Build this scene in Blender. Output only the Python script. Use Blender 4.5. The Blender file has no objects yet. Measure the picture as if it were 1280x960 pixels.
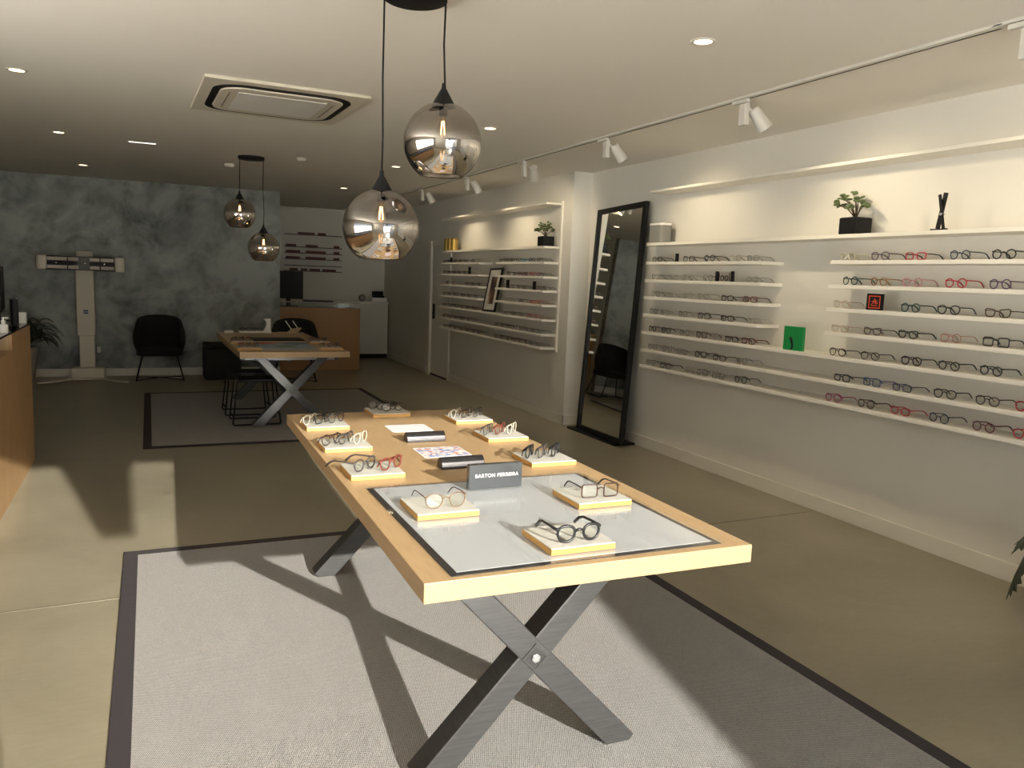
import bpy, bmesh, math, random
from mathutils import Vector, Matrix
random.seed(7)
sc = bpy.context.scene
COL = sc.collection
PI = math.pi
R = math.radians

# ------------------------------------------------------------------ materials
MATS = {}
def nodes(name):
    m = bpy.data.materials.new(name); m.use_nodes = True
    nt = m.node_tree
    for n in list(nt.nodes): nt.nodes.remove(n)
    out = nt.nodes.new('ShaderNodeOutputMaterial')
    return m, nt, out
def N(nt, t, **kw):
    n = nt.nodes.new('ShaderNode' + t)
    for k, v in kw.items():
        if k in n.inputs: n.inputs[k].default_value = v
        else: setattr(n, k, v)
    return n
def c4(c): return (c[0], c[1], c[2], 1)
def mat(name, col, rough=.5, metal=0, spec=.5, vary=0, scale=8, stretch=(1, 1, 1), bump=0, bscale=60, emit=None, estr=1, coat=0):
    if name in MATS: return MATS[name]
    m, nt, out = nodes(name)
    b = N(nt, 'BsdfPrincipled'); nt.links.new(b.outputs[0], out.inputs[0])
    b.inputs['Base Color'].default_value = c4(col); b.inputs['Roughness'].default_value = rough
    b.inputs['Metallic'].default_value = metal; b.inputs['Specular IOR Level'].default_value = spec
    b.inputs['Coat Weight'].default_value = coat; b.inputs['Coat Roughness'].default_value = .08
    tc = N(nt, 'TexCoord')
    if vary:
        mp = N(nt, 'Mapping'); mp.inputs['Scale'].default_value = stretch
        nt.links.new(tc.outputs['Object'], mp.inputs[0])
        no = N(nt, 'TexNoise', Scale=scale, Detail=6, Roughness=.6); nt.links.new(mp.outputs[0], no.inputs['Vector'])
        rp = N(nt, 'ValToRGB')
        rp.color_ramp.elements[0].position = .3; rp.color_ramp.elements[1].position = .7
        rp.color_ramp.elements[0].color = c4([x * (1 - vary) for x in col]); rp.color_ramp.elements[1].color = c4([min(1, x * (1 + vary)) for x in col])
        nt.links.new(no.outputs[0], rp.inputs[0]); nt.links.new(rp.outputs[0], b.inputs['Base Color'])
    if bump:
        nb = N(nt, 'TexNoise', Scale=bscale, Detail=4); nt.links.new(tc.outputs['Object'], nb.inputs['Vector'])
        bp = N(nt, 'Bump', Strength=bump, Distance=.01); nt.links.new(nb.outputs[0], bp.inputs['Height']); nt.links.new(bp.outputs[0], b.inputs['Normal'])
    if emit:
        b.inputs['Emission Color'].default_value = c4(emit); b.inputs['Emission Strength'].default_value = estr
    MATS[name] = m
    return m

def wood(name, col, dark, scale=14, stretch=(9, .6, 9), rough=.45):
    if name in MATS: return MATS[name]
    m, nt, out = nodes(name)
    b = N(nt, 'BsdfPrincipled', Roughness=rough); nt.links.new(b.outputs[0], out.inputs[0])
    tc = N(nt, 'TexCoord'); mp = N(nt, 'Mapping'); mp.inputs['Scale'].default_value = stretch
    nt.links.new(tc.outputs['Object'], mp.inputs[0])
    a = N(nt, 'TexNoise', Scale=scale, Detail=8, Roughness=.65, Distortion=.4); nt.links.new(mp.outputs[0], a.inputs['Vector'])
    rp = N(nt, 'ValToRGB'); rp.color_ramp.elements[0].position = .25; rp.color_ramp.elements[1].position = .72
    rp.color_ramp.elements[0].color = c4(dark); rp.color_ramp.elements[1].color = c4(col)
    nt.links.new(a.outputs[0], rp.inputs[0]); nt.links.new(rp.outputs[0], b.inputs['Base Color'])
    bp = N(nt, 'Bump', Strength=.08, Distance=.003); nt.links.new(a.outputs[0], bp.inputs['Height']); nt.links.new(bp.outputs[0], b.inputs['Normal'])
    MATS[name] = m; return m

def clear(name, tint=(1, 1, 1), refl=.06, rough=.02):
    """thin clear glass or plastic sheet: passes light, reflects by angle"""
    if name in MATS: return MATS[name]
    m, nt, out = nodes(name)
    t = N(nt, 'BsdfTransparent'); t.inputs[0].default_value = c4(tint)
    g = N(nt, 'BsdfGlossy', Roughness=rough)
    f = N(nt, 'LayerWeight', Blend=.5)
    pw = N(nt, 'Math', operation='POWER'); pw.inputs[1].default_value = 5; nt.links.new(f.outputs['Facing'], pw.inputs[0])
    ad = N(nt, 'Math', operation='MULTIPLY_ADD', use_clamp=True); ad.inputs[1].default_value = .5; ad.inputs[2].default_value = refl
    nt.links.new(pw.outputs[0], ad.inputs[0])
    mx = N(nt, 'MixShader'); nt.links.new(ad.outputs[0], mx.inputs[0]); nt.links.new(t.outputs[0], mx.inputs[1]); nt.links.new(g.outputs[0], mx.inputs[2])
    nt.links.new(mx.outputs[0], out.inputs[0]); MATS[name] = m; return m

WHITE = mat('white_wall_paint', (.70, .675, .615), .75, spec=.25, vary=.025, scale=1.2)
CEIL = mat('white_ceiling_paint', (.86, .825, .765), .8, spec=.2, vary=.02, scale=.8)
TRIM = mat('white_trim_paint', (.72, .69, .62), .45)
SHELF = mat('white_shelf_lacquer', (.78, .75, .68), .4)
OAK = wood('light_oak', (.49, .335, .185), (.40, .265, .135))
OAKC = wood('oak_counter_panel', (.50, .31, .155), (.40, .235, .11), stretch=(9, .6, .6), scale=8)
TRAYW = wood('yellow_birch', (.58, .325, .085), (.50, .265, .062), stretch=(1, 9, 9))
TRAYT = mat('white_tray_top', (.56, .545, .505), .6)
STEEL = mat('brushed_steel', (.078, .078, .08), .38, metal=.6, vary=.18, scale=10, stretch=(1, 1, 12))
STEELP = mat('pale_steel', (.30, .30, .31), .45, metal=.5)
BLACKM = mat('black_metal', (.010, .010, .011), .5, spec=.25)
BLACKP = mat('black_plastic', (.010, .010, .011), .5, spec=.2)
BLACKF = mat('black_fabric', (.012, .012, .013), .9, bump=.3, bscale=300)
CHARF = mat('charcoal_fabric', (.02, .022, .02), .95, bump=.3, bscale=250)
CREAM = mat('cream_plastic', (.68, .63, .53), .4)
WPLAST = mat('white_plastic', (.8, .79, .76), .35)
GREYM = mat('grey_metal', (.35, .35, .34), .45, metal=.3)
TRACKM = mat('white_lamp_metal', (.62, .60, .55), .45)
RUGB = mat('rug_border', (.040, .033, .038), .95, bump=.3, bscale=500)
CHROME = mat('mirror_silver', (.86, .88, .86), .01, metal=1)
WARM = mat('warm_lamp_face', (1, .9, .7), .5, emit=(1, .80, .50), estr=5)
FILA = mat('warm_filament', (1, .7, .3), .5, emit=(1, .58, .22), estr=14)
GREEN_L = mat('jade_leaf', (.10, .135, .05), .5, vary=.35, scale=18)
DARK_L = mat('dark_leaf', (.018, .032, .014), .4, vary=.3, scale=10)
BARK = mat('brown_stem', (.09, .06, .03), .8)
SOIL = mat('soil', (.03, .02, .014), .95, bump=.6, bscale=80)
LENS = clear('lens_clear', (.96, .97, .96), .05)
PANE = clear('window_pane', (.97, .985, .98), .04, .0)
MATGLASS = clear('table_glass', (.99, .99, .99), .05, .03)
PALEBLOND = mat('gold_metal', (.75, .52, .2), .25, metal=1)

def m_floor():
    m, nt, out = nodes('polished_concrete')
    b = N(nt, 'BsdfPrincipled', Roughness=.3); nt.links.new(b.outputs[0], out.inputs[0])
    tc = N(nt, 'TexCoord')
    a = N(nt, 'TexNoise', Scale=.9, Detail=7, Roughness=.62, Distortion=.6); nt.links.new(tc.outputs['Object'], a.inputs['Vector'])
    mp = N(nt, 'Mapping'); mp.inputs['Scale'].default_value = (2, 9, 1); nt.links.new(tc.outputs['Object'], mp.inputs[0])
    f = N(nt, 'TexNoise', Scale=6, Detail=8, Roughness=.7); nt.links.new(mp.outputs[0], f.inputs['Vector'])
    mx = N(nt, 'Math', operation='MULTIPLY_ADD'); mx.inputs[1].default_value = .35; nt.links.new(f.outputs[0], mx.inputs[0]); nt.links.new(a.outputs[0], mx.inputs[2])
    rp = N(nt, 'ValToRGB'); e = rp.color_ramp.elements
    e[0].position = .45; e[0].color = (.235, .21, .15, 1); e[1].position = .9; e[1].color = (.35, .315, .235, 1)
    nt.links.new(mx.outputs[0], rp.inputs[0]); nt.links.new(rp.outputs[0], b.inputs['Base Color'])
    r2 = N(nt, 'MapRange'); r2.inputs['To Min'].default_value = .25; r2.inputs['To Max'].default_value = .36
    nt.links.new(a.outputs[0], r2.inputs[0]); nt.links.new(r2.outputs[0], b.inputs['Roughness'])
    return m
def m_slate():
    m, nt, out = nodes('slate_grey_plaster')
    b = N(nt, 'BsdfPrincipled', Roughness=.42); nt.links.new(b.outputs[0], out.inputs[0])
    b.inputs['Specular IOR Level'].default_value = .35
    tc = N(nt, 'TexCoord')
    a = N(nt, 'TexNoise', Scale=1.2, Detail=10, Roughness=.64, Distortion=.7); nt.links.new(tc.outputs['Object'], a.inputs['Vector'])
    n2 = N(nt, 'TexNoise', Scale=1.7, Detail=4, Distortion=.3); nt.links.new(tc.outputs['Object'], n2.inputs['Vector'])
    f = N(nt, 'TexVoronoi', Scale=6.0); nt.links.new(n2.outputs['Color'], f.inputs['Vector'])
    ad = N(nt, 'Math', operation='MULTIPLY_ADD'); ad.inputs[1].default_value = .30
    nt.links.new(f.outputs['Distance'], ad.inputs[0]); nt.links.new(a.outputs[0], ad.inputs[2])
    rp = N(nt, 'ValToRGB'); e = rp.color_ramp.elements
    e[0].position = .42; e[0].color = (.085, .098, .095, 1); e[1].position = .80; e[1].color = (.36, .385, .37, 1)
    nt.links.new(ad.outputs[0], rp.inputs[0]); nt.links.new(rp.outputs[0], b.inputs['Base Color'])
    return m
def m_rug():
    m, nt, out = nodes('woven_rug')
    b = N(nt, 'BsdfPrincipled', Roughness=.95); nt.links.new(b.outputs[0], out.inputs[0]); b.inputs['Specular IOR Level'].default_value = .1
    tc = N(nt, 'TexCoord')
    mp = N(nt, 'Mapping'); mp.inputs['Rotation'].default_value = (0, 0, R(24)); nt.links.new(tc.outputs['Object'], mp.inputs[0])
    w1 = N(nt, 'TexWave', Scale=48, Distortion=1.2, Detail=2); w1.inputs['Detail Scale'].default_value = 4; nt.links.new(mp.outputs[0], w1.inputs['Vector'])
    w2 = N(nt, 'TexWave', Scale=40); w2.bands_direction = 'Y'; nt.links.new(mp.outputs[0], w2.inputs['Vector'])
    no = N(nt, 'TexNoise', Scale=160, Detail=3); nt.links.new(tc.outputs['Object'], no.inputs['Vector'])
    mu = N(nt, 'Math', operation='MULTIPLY'); nt.links.new(w1.outputs['Fac'], mu.inputs[0]); nt.links.new(w2.outputs['Fac'], mu.inputs[1])
    ad = N(nt, 'Math', operation='MULTIPLY_ADD'); ad.inputs[1].default_value = .5; nt.links.new(no.outputs[0], ad.inputs[0]); nt.links.new(mu.outputs[0], ad.inputs[2])
    rp = N(nt, 'ValToRGB'); e = rp.color_ramp.elements
    e[0].position = .2; e[0].color = (.40, .385, .38, 1); e[1].position = .95; e[1].color = (.88, .85, .835, 1)
    nt.links.new(ad.outputs[0], rp.inputs[0]); nt.links.new(rp.outputs[0], b.inputs['Base Color'])
    bp = N(nt, 'Bump', Strength=1.0, Distance=.012); nt.links.new(ad.outputs[0], bp.inputs['Height']); nt.links.new(bp.outputs[0], b.inputs['Normal'])
    return m
def m_globe():
    """smoked glass globe, silvered on its lower half"""
    m, nt, out = nodes('smoked_mirror_glass')
    tc = N(nt, 'TexCoord'); s = N(nt, 'SeparateXYZ'); nt.links.new(tc.outputs['Object'], s.inputs[0])
    mr = N(nt, 'MapRange'); mr.inputs['From Min'].default_value = .045; mr.inputs['From Max'].default_value = -.03
    mr.inputs['To Min'].default_value = .14; mr.inputs['To Max'].default_value = .86; mr.interpolation_type = 'SMOOTHSTEP'
    nt.links.new(s.outputs['Z'], mr.inputs[0])
    t = N(nt, 'BsdfTransparent'); t.inputs[0].default_value = (.64, .60, .555, 1)
    g = N(nt, 'BsdfGlossy', Roughness=.015); g.inputs[0].default_value = (.76, .73, .71, 1)
    lw = N(nt, 'LayerWeight', Blend=.3)
    ad = N(nt, 'Math', operation='MULTIPLY_ADD', use_clamp=True); ad.inputs[1].default_value = .55
    nt.links.new(lw.outputs['Facing'], ad.inputs[0]); nt.links.new(mr.outputs[0], ad.inputs[2])
    mx = N(nt, 'MixShader'); nt.links.new(ad.outputs[0], mx.inputs[0]); nt.links.new(t.outputs[0], mx.inputs[1]); nt.links.new(g.outputs[0], mx.inputs[2])
    nt.links.new(mx.outputs[0], out.inputs[0]); return m
def m_cells():
    m, nt, out = nodes('printed_card_pattern')
    b = N(nt, 'BsdfPrincipled', Roughness=.5); nt.links.new(b.outputs[0], out.inputs[0])
    tc = N(nt, 'TexCoord'); v = N(nt, 'TexVoronoi', Scale=48); nt.links.new(tc.outputs['Object'], v.inputs['Vector'])
    s = N(nt, 'SeparateColor'); nt.links.new(v.outputs['Color'], s.inputs[0])
    rp = N(nt, 'ValToRGB'); rp.color_ramp.interpolation = 'CONSTANT'; e = rp.color_ramp.elements
    e[0].position = 0; e[0].color = (.75, .72, .74, 1); e[1].position = .3; e[1].color = (.30, .36, .62, 1)
    for p, c in ((.48, (.78, .75, .76, 1)), (.66, (.75, .30, .16, 1)), (.78, (.62, .45, .5, 1)), (.9, (.2, .25, .45, 1))):
        x = e.new(p); x.color = c
    nt.links.new(s.outputs[0], rp.inputs[0]); nt.links.new(rp.outputs[0], b.inputs['Base Color']); return m
def m_picture():
    m, nt, out = nodes('printed_photo_brown')
    b = N(nt, 'BsdfPrincipled', Roughness=.4); nt.links.new(b.outputs[0], out.inputs[0])
    tc = N(nt, 'TexCoord'); mp = N(nt, 'Mapping'); mp.inputs['Scale'].default_value = (8, 9, 3); nt.links.new(tc.outputs['Object'], mp.inputs[0])
    a = N(nt, 'TexNoise', Scale=1.4, Detail=4); nt.links.new(mp.outputs[0], a.inputs['Vector'])
    rp = N(nt, 'ValToRGB'); e = rp.color_ramp.elements
    e[0].position = .38; e[0].color = (.02, .014, .01, 1); e[1].position = .65; e[1].color = (.40, .30, .20, 1); x = e.new(.5); x.color = (.14, .07, .04, 1)
    nt.links.new(a.outputs[0], rp.inputs[0]); nt.links.new(rp.outputs[0], b.inputs['Base Color']); return m
FLOOR, SLATE, RUG, GLOBE, CELLS, PICT = m_floor(), m_slate(), m_rug(), m_globe(), m_cells(), m_picture()

# ------------------------------------------------------------------ mesh builder
class MB:
    def __init__(s): s.v = []; s.f = []
    def add(s, vs, fs, M=None):
        n = len(s.v)
        s.v += [tuple(M @ Vector(p)) if M else tuple(p) for p in vs]
        s.f += [tuple(i + n for i in f) for f in fs]; return s
    def box(s, x0, x1, y0, y1, z0, z1, M=None):
        return s.add([(x0, y0, z0), (x1, y0, z0), (x1, y1, z0), (x0, y1, z0), (x0, y0, z1), (x1, y0, z1), (x1, y1, z1), (x0, y1, z1)],
                     [(0, 3, 2, 1), (4, 5, 6, 7), (0, 1, 5, 4), (1, 2, 6, 5), (2, 3, 7, 6), (3, 0, 4, 7)], M)
    def prism(s, pts, z0, z1, M=None):
        n = len(pts)
        return s.add([(x, y, z0) for x, y in pts] + [(x, y, z1) for x, y in pts],
                     [tuple(range(n - 1, -1, -1)), tuple(range(n, 2 * n))] + [(i, (i + 1) % n, n + (i + 1) % n, n + i) for i in range(n)], M)
    def ring(s, outer, inner, z0, z1, M=None):
        n = len(outer)
        vs = [(x, y, z) for z in (z0, z1) for L in (outer, inner) for x, y in L]
        fs = []
        for i in range(n):
            j = (i + 1) % n
            fs += [(i, n + i, n + j, j), (2 * n + i, 2 * n + j, 3 * n + j, 3 * n + i), (i, j, 2 * n + j, 2 * n + i), (n + i, 3 * n + i, 3 * n + j, n + j)]
        return s.add(vs, fs, M)
    def lathe(s, prof, seg=24, M=None, caps=True):
        vs = []; fs = []
        for r, z in prof:
            for i in range(seg):
                a = 2 * PI * i / seg; vs.append((r * math.cos(a), r * math.sin(a), z))
        for k in range(len(prof) - 1):
            for i in range(seg):
                j = (i + 1) % seg; fs.append((k * seg + i, k * seg + j, (k + 1) * seg + j, (k + 1) * seg + i))
        if caps:
            fs.append(tuple(range(seg - 1, -1, -1))); fs.append(tuple((len(prof) - 1) * seg + i for i in range(seg)))
        return s.add(vs, fs, M)
    def tube(s, pts, r, seg=8, closed=False, M=None, flat=1.0, up=None):
        P = [Vector(p) for p in pts]; n = len(P); vs = []; fs = []
        prevu = None
        for i, p in enumerate(P):
            a = P[(i - 1) % n] if (closed or i > 0) else p
            b = P[(i + 1) % n] if (closed or i < n - 1) else p
            d = (b - a).normalized()
            if up is not None: u0 = Vector(up)
            elif prevu is not None: u0 = prevu
            else: u0 = Vector((0, 0, 1)) if abs(d.z) < .9 else Vector((1, 0, 0))
            u = (u0 - d * u0.dot(d))
            if u.length < 1e-6: u = d.orthogonal()
            u.normalize(); w = d.cross(u); prevu = u
            rr = r[i] if isinstance(r, (list, tuple)) else r
            for k in range(seg):
                t = 2 * PI * (k + .5) / seg; vs.append(tuple(p + u * (math.cos(t) * rr) + w * (math.sin(t) * rr * flat)))
        for i in range(n if closed else n - 1):
            j = (i + 1) % n
            for k in range(seg):
                l = (k + 1) % seg; fs.append((i * seg + k, i * seg + l, j * seg + l, j * seg + k))
        if not closed:
            fs.append(tuple(range(seg - 1, -1, -1))); fs.append(tuple((n - 1) * seg + k for k in range(seg)))
        return s.add(vs, fs, M)
    def ball(s, c, rx, ry=None, rz=None, seg=12, rings=8, M=None):
        ry = ry or rx; rz = rz or rx
        vs = [(c[0], c[1], c[2] - rz)]; fs = []
        for k in range(1, rings):
            t = -PI / 2 + PI * k / rings
            for i in range(seg):
                a = 2 * PI * i / seg; vs.append((c[0] + rx * math.cos(t) * math.cos(a), c[1] + ry * math.cos(t) * math.sin(a), c[2] + rz * math.sin(t)))
        vs.append((c[0], c[1], c[2] + rz)); top = len(vs) - 1
        for i in range(seg):
            j = (i + 1) % seg; fs.append((0, 1 + j, 1 + i)); b = 1 + (rings - 2) * seg; fs.append((top, b + i, b + j))
        for k in range(rings - 2):
            for i in range(seg):
                j = (i + 1) % seg; fs.append((1 + k * seg + i, 1 + k * seg + j, 1 + (k + 1) * seg + j, 1 + (k + 1) * seg + i))
        return s.add(vs, fs, M)
    def mesh(s, name, m, smooth=False):
        me = bpy.data.meshes.new(name); me.from_pydata(s.v, [], s.f); me.update()
        bm = bmesh.new(); bm.from_mesh(me); bmesh.ops.recalc_face_normals(bm, faces=bm.faces); bm.to_mesh(me); bm.free()
        if smooth:
            for p in me.polygons: p.use_smooth = True
        if m: me.materials.append(m)
        return me
def link(name, me, parent=None, loc=(0, 0, 0), rot=(0, 0, 0)):
    o = bpy.data.objects.new(name, me); COL.objects.link(o); o.location = loc; o.rotation_euler = rot
    if parent: o.parent = parent
    return o
def obj(name, mb, m, parent=None, loc=(0, 0, 0), rot=(0, 0, 0), smooth=False, bevel=0, bseg=2):
    o = link(name, mb.mesh(name, m, smooth), parent, loc, rot)
    if bevel:
        b = o.modifiers.new('bevel', 'BEVEL'); b.width = bevel; b.segments = bseg; b.limit_method = 'ANGLE'; b.angle_limit = R(40)
    if smooth == 2:
        e = o.modifiers.new('split', 'EDGE_SPLIT'); e.split_angle = R(35)
    return o
def tag(o, label, cat, group=None, kind=None):
    o['label'] = label; o['category'] = cat
    if group: o['group'] = group
    if kind: o['kind'] = kind
    return o
def thing(name, label, cat, loc=(0, 0, 0), rz=0, group=None):
    o = link(name, None, None, loc, (0, 0, rz)); return tag(o, label, cat, group)
def struct(name, mb, m, bevel=0, parent=None):
    o = obj(name, mb, m, parent, bevel=bevel)
    if parent is None: o['kind'] = 'structure'
    return o
def copy_tree(o, parent=None):
    c = o.copy(); COL.objects.link(c)
    if parent: c.parent = parent
    for ch in list(o.children): copy_tree(ch, c)
    return c
def rrect(w, d, r, n=6, cx=0, cy=0):
    P = []
    for sx, sy, a0 in ((1, 1, 0), (-1, 1, 90), (-1, -1, 180), (1, -1, 270)):
        for i in range(n + 1):
            a = R(a0 + 90 * i / n); P.append((cx + sx * (w / 2 - r) + r * math.cos(a), cy + sy * (d / 2 - r) + r * math.sin(a)))
    return P
def text(name, body, size, m, parent, loc, rot, depth=.0006, align='CENTER'):
    cu = bpy.data.curves.new(name, 'FONT'); cu.body = body; cu.size = size; cu.extrude = depth; cu.align_x = align; cu.space_character = 1.12 if len(body) > 6 else 1.0; cu.align_y = 'CENTER'
    t = bpy.data.objects.new(name, cu); COL.objects.link(t)
    dg = bpy.context.evaluated_depsgraph_get(); me = bpy.data.meshes.new_from_object(t.evaluated_get(dg))
    bpy.data.objects.remove(t); me.materials.clear(); me.materials.append(m)
    return link(name, me, parent, loc, rot)
ORD = ['first', 'second', 'third', 'fourth', 'fifth', 'sixth', 'seventh', 'eighth', 'ninth', 'tenth']

# ------------------------------------------------------------------ camera
cam = bpy.data.cameras.new('camera'); co = bpy.data.objects.new('camera', cam); COL.objects.link(co)
yaw, pitch, roll = .42819, -.13028, .03801
f = Vector((math.sin(yaw) * math.cos(pitch), math.cos(yaw) * math.cos(pitch), math.sin(pitch)))
r0 = Vector((math.cos(yaw), -math.sin(yaw), 0)); u0 = r0.cross(f)
r1 = r0 * math.cos(roll) + u0 * math.sin(roll); u1 = u0 * math.cos(roll) - r0 * math.sin(roll)
co.matrix_world = Matrix(((r1.x, u1.x, -f.x, 0), (r1.y, u1.y, -f.y, 0), (r1.z, u1.z, -f.z, 1.6), (0, 0, 0, 1)))
cam.sensor_width = 36; cam.sensor_fit = 'HORIZONTAL'; cam.lens = 999.05 / 1280 * 36; cam.clip_start = .05
sc.camera = co

# ------------------------------------------------------------------ setting
H = 2.78; YF = -1.5; YB = 12.8; YE = 15.42; XR = 4.435; XP = 4.205; XL = -3.0
struct('floor', MB().box(XL - .2, XR + .3, YF - .2, YE + .2, -.12, 0), FLOOR)
struct('ceiling', MB().box(XL - .2, XR + .3, YF - .2, YE + .2, H, H + .12), CEIL)
struct('wall_right', MB().box(XR, XR + .2, YF - .2, 7.8, 0, H), WHITE)
struct('wall_right_far', MB().box(XP, XR + .2, 7.8, YE + .2, 0, H), WHITE)
struct('wall_end', MB().box(1.7, XP, YE, YE + .2, 0, H), WHITE)
struct('wall_back', MB().box(XL, 1.845, YB, YB + .16, 0, H), SLATE)
struct('wall_end_left', MB().box(1.685, 1.845, YB + .16, YE, 0, H), WHITE)
# left wall with a gridded window
WL0, WL1, WZ0, WZ1 = -.9, 4.2, .75, 2.3
wl = MB().box(XL - .2, XL, YF - .2, WL0, 0, H).box(XL - .2, XL, WL1, YB + .2, 0, H).box(XL - .2, XL, WL0, WL1, 0, WZ0).box(XL - .2, XL, WL0, WL1, WZ1, H)
struct('wall_left', wl, WHITE)
def window(name, horizontal, a0, a1, z0, z1, plane, th, na, nz, m):
    fr = MB(); t = .05
    def bx(p0, p1, q0, q1):
        if horizontal: fr.box(p0, p1, plane - th / 2, plane + th / 2, q0, q1)
        else: fr.box(plane - th / 2, plane + th / 2, p0, p1, q0, q1)
    bx(a0, a1, z0, z0 + t); bx(a0, a1, z1 - t, z1); bx(a0, a0 + t, z0, z1); bx(a1 - t, a1, z0, z1)
    for i in range(1, na): x = a0 + (a1 - a0) * i / na; bx(x - .02, x + .02, z0, z1)
    for i in range(1, nz): z = z0 + (z1 - z0) * i / nz; bx(a0, a1, z - .015, z + .015)
    o = link(name, None); o['kind'] = 'structure'
    obj('window_frame', fr, m, o)
    p = MB()
    if horizontal: p.box(a0 + t, a1 - t, plane - .003, plane + .003, z0 + t, z1 - t)
    else: p.box(plane - .003, plane + .003, a0 + t, a1 - t, z0 + t, z1 - t)
    obj('window_glass', p, PANE, o)
window('window_1', False, WL0, WL1, WZ0, WZ1, XL - .1, .06, 7, 3, BLACKM)
# shop front
OX0, OX1, OZ1 = .31, 3.20, 2.56
wf = MB().box(XL - .2, OX0, YF - .2, YF, 0, H).box(OX1, XR, YF - .2, YF, 0, H).box(OX0, OX1, YF - .2, YF, OZ1, H)
struct('wall_front', wf, WHITE)
window('window_2', True, OX0, OX1, 0.0, OZ1, YF - .1, .06, 1, 1, BLACKM)
PAVE = mat('pavement_concrete', (.48, .46, .42), .9, vary=.12, scale=2)
struct('pavement', MB().box(-6, 8, -4.6, YF - .2, -.2, -.06), PAVE)
# unseen shapes added outside the shop front to cast shadows on floor and rug
hs = thing('added_shade_board', 'dark tapered board added outside the shop front to cast a shadow', 'sign', (1.19, -1.86, 2.0))
obj('shade_panel', MB().prism([(-.19, .62), (-.17, .02), (0.01, .02), (.33, .62)], -.02, .02, Matrix.Rotation(R(90), 4, 'X')), BLACKM, hs)
obj('shade_bracket', MB().box(-.15, .3, .02, .16, .52, .58), BLACKM, hs)
rw = thing('added_sun_blocker', 'sloping wall added outside the shop front to block the sun', 'wall', (2.5, -4.2, 0))  # invented wedge that keeps the sun off the right of the rug
obj('blocker_body', MB().prism([(.05, -.06), (.05, 1.45), (1.9, 2.95), (3.4, 2.95), (3.4, -.06)], -.12, .12, Matrix.Rotation(R(90), 4, 'X')), PAVE, rw)

# baseboards
def bb(name, x0, x1, y0, y1, h=.11): struct(name, MB().box(x0, x1, y0, y1, 0, h), TRIM, .003)
bb('baseboard_right', XR - .015, XR, YF, 7.785)
bb('baseboard_right_far', XP - .015, XP, 7.785, 11.58)
bb('baseboard_right_end', XP - .015, XP, 12.58, YE)
bb('baseboard_pier', XP - .015, XR - .015, 7.785, 7.8)
bb('baseboard_back', XL, 1.845, YB - .015, YB)
bb('baseboard_left', XL, XL + .015, YF, YB - .015)
# floor joint
jl = Matrix.Rotation(math.atan2(.13, 5.05), 4, 'Z')
struct('trim_1', MB().box(-2.3, 5.03, -.0035, .0035, 0, .0012, Matrix.Translation((-.65, 4.118, 0)) @ jl), mat('joint_filler', (.20, .185, .14), .35, metal=.75))
# door in the far right wall
d = link('door_1', None); d['kind'] = 'structure'
obj('door_panel', MB().box(XP - .012, XP, 11.62, 12.44, .02, 2.08), WHITE, d)
obj('door_frame', MB().box(XP - .05, XP, 12.44, 12.56, 0, 2.16).box(XP - .025, XP, 11.58, 11.62, 0, 2.10).box(XP - .025, XP, 11.58, 12.44, 2.08, 2.16), TRIM, d, bevel=.003)
obj('door_handle', MB().box(XP - .03, XP - .012, 12.28, 12.36, .92, 1.16), BLACKM, d, bevel=.004)
obj('floor_gap', MB().box(XP - .02, XP - .001, 11.62, 12.44, .002, .03), BLACKM, d)

# ------------------------------------------------------------------ ceiling fittings
DL = [(-.725, 6.035), (-.725, 8.617), (-.70, 11.245), (2.475, 3.341), (2.49, 6.055), (2.50, 8.764), (2.52, 11.459)]
where = ['above the left counter, nearest the front', 'above the left counter, further back', 'just before the slate wall', 'largest, over the near rug beside the track', 'between the near pendant and the track', 'small, half hidden behind the near pendant', 'deepest one, before the back room']
for (x, y), w in zip(DL, where):
    t = thing('recessed_downlight', 'round recessed ceiling downlight ' + w, 'light', (x, y, H), 0, 'recessed ceiling downlights')
    obj('trim_ring', MB().lathe([(.062, -.001), (.060, -.006), (.046, -.006), (.043, -.001)], 28), TRIM, t, smooth=True)
    obj('lamp_face', MB().lathe([(.0425, -.001), (.0425, -.004)], 24), WARM, t)
def puck(name, label, x, y, r, h, cat='detector'):
    tag(obj(name, MB().lathe([(r, 0), (r, -h * .5), (r * .8, -h), (r * .3, -h)], 24), TRIM, None, (x, y, H), smooth=True), label, cat)
puck('smoke_detector', 'white smoke detector on ceiling between pendants and back room', 1.486, 8.78, .05, .035)
puck('smoke_detector', 'white smoke detector beside the black canopy of far pendants', .86, 9.85, .055, .04)
puck('smoke_detector', 'small white detector on ceiling of the back room', 3.38, 15.1, .05, .035)
sl = thing('ceiling_strip_light', 'short white recessed strip light in the ceiling over the far rug', 'light', (-.03, 8.78, H))
obj('trim_frame', MB().box(-.135, .135, -.03, .03, -.004, 0), TRIM, sl, bevel=.002)
obj('lamp_face', MB().box(-.12, .12, -.02, .02, -.006, -.004), mat('strip_lamp_face', (1, 1, 1), .5, emit=(1, .96, .88), estr=1.6), sl)

ac = thing('ceiling_air_conditioner', 'cream ceiling cassette air conditioner with curved dark vent slot', 'air conditioner', (.845, 6.02, H), R(1.5))
W, D = 1.05, 1.14
obj('panel', MB().prism(rrect(W, D, .01, 2), -.022, 0), CREAM, ac, bevel=.006)
obj('vent_slot', MB().ring(rrect(W * .86, D * .84, .2, 8), rrect(W * .77, D * .72, .15, 8), -.0245, -.02), BLACKP, ac)
obj('grille', MB().prism(rrect(W * .76, D * .71, .145, 8), -.034, -.02), CREAM, ac, bevel=.004)
obj('filter_insert', MB().box(-.29, .29, -.3, .3, -.037, -.033), WPLAST, ac)
for q in (-1, 1): obj('seam', MB().box(q * .3425 - .0025, q * .3425 + .0025, -.26, .26, -.0355, -.033), BLACKP, ac)

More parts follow.
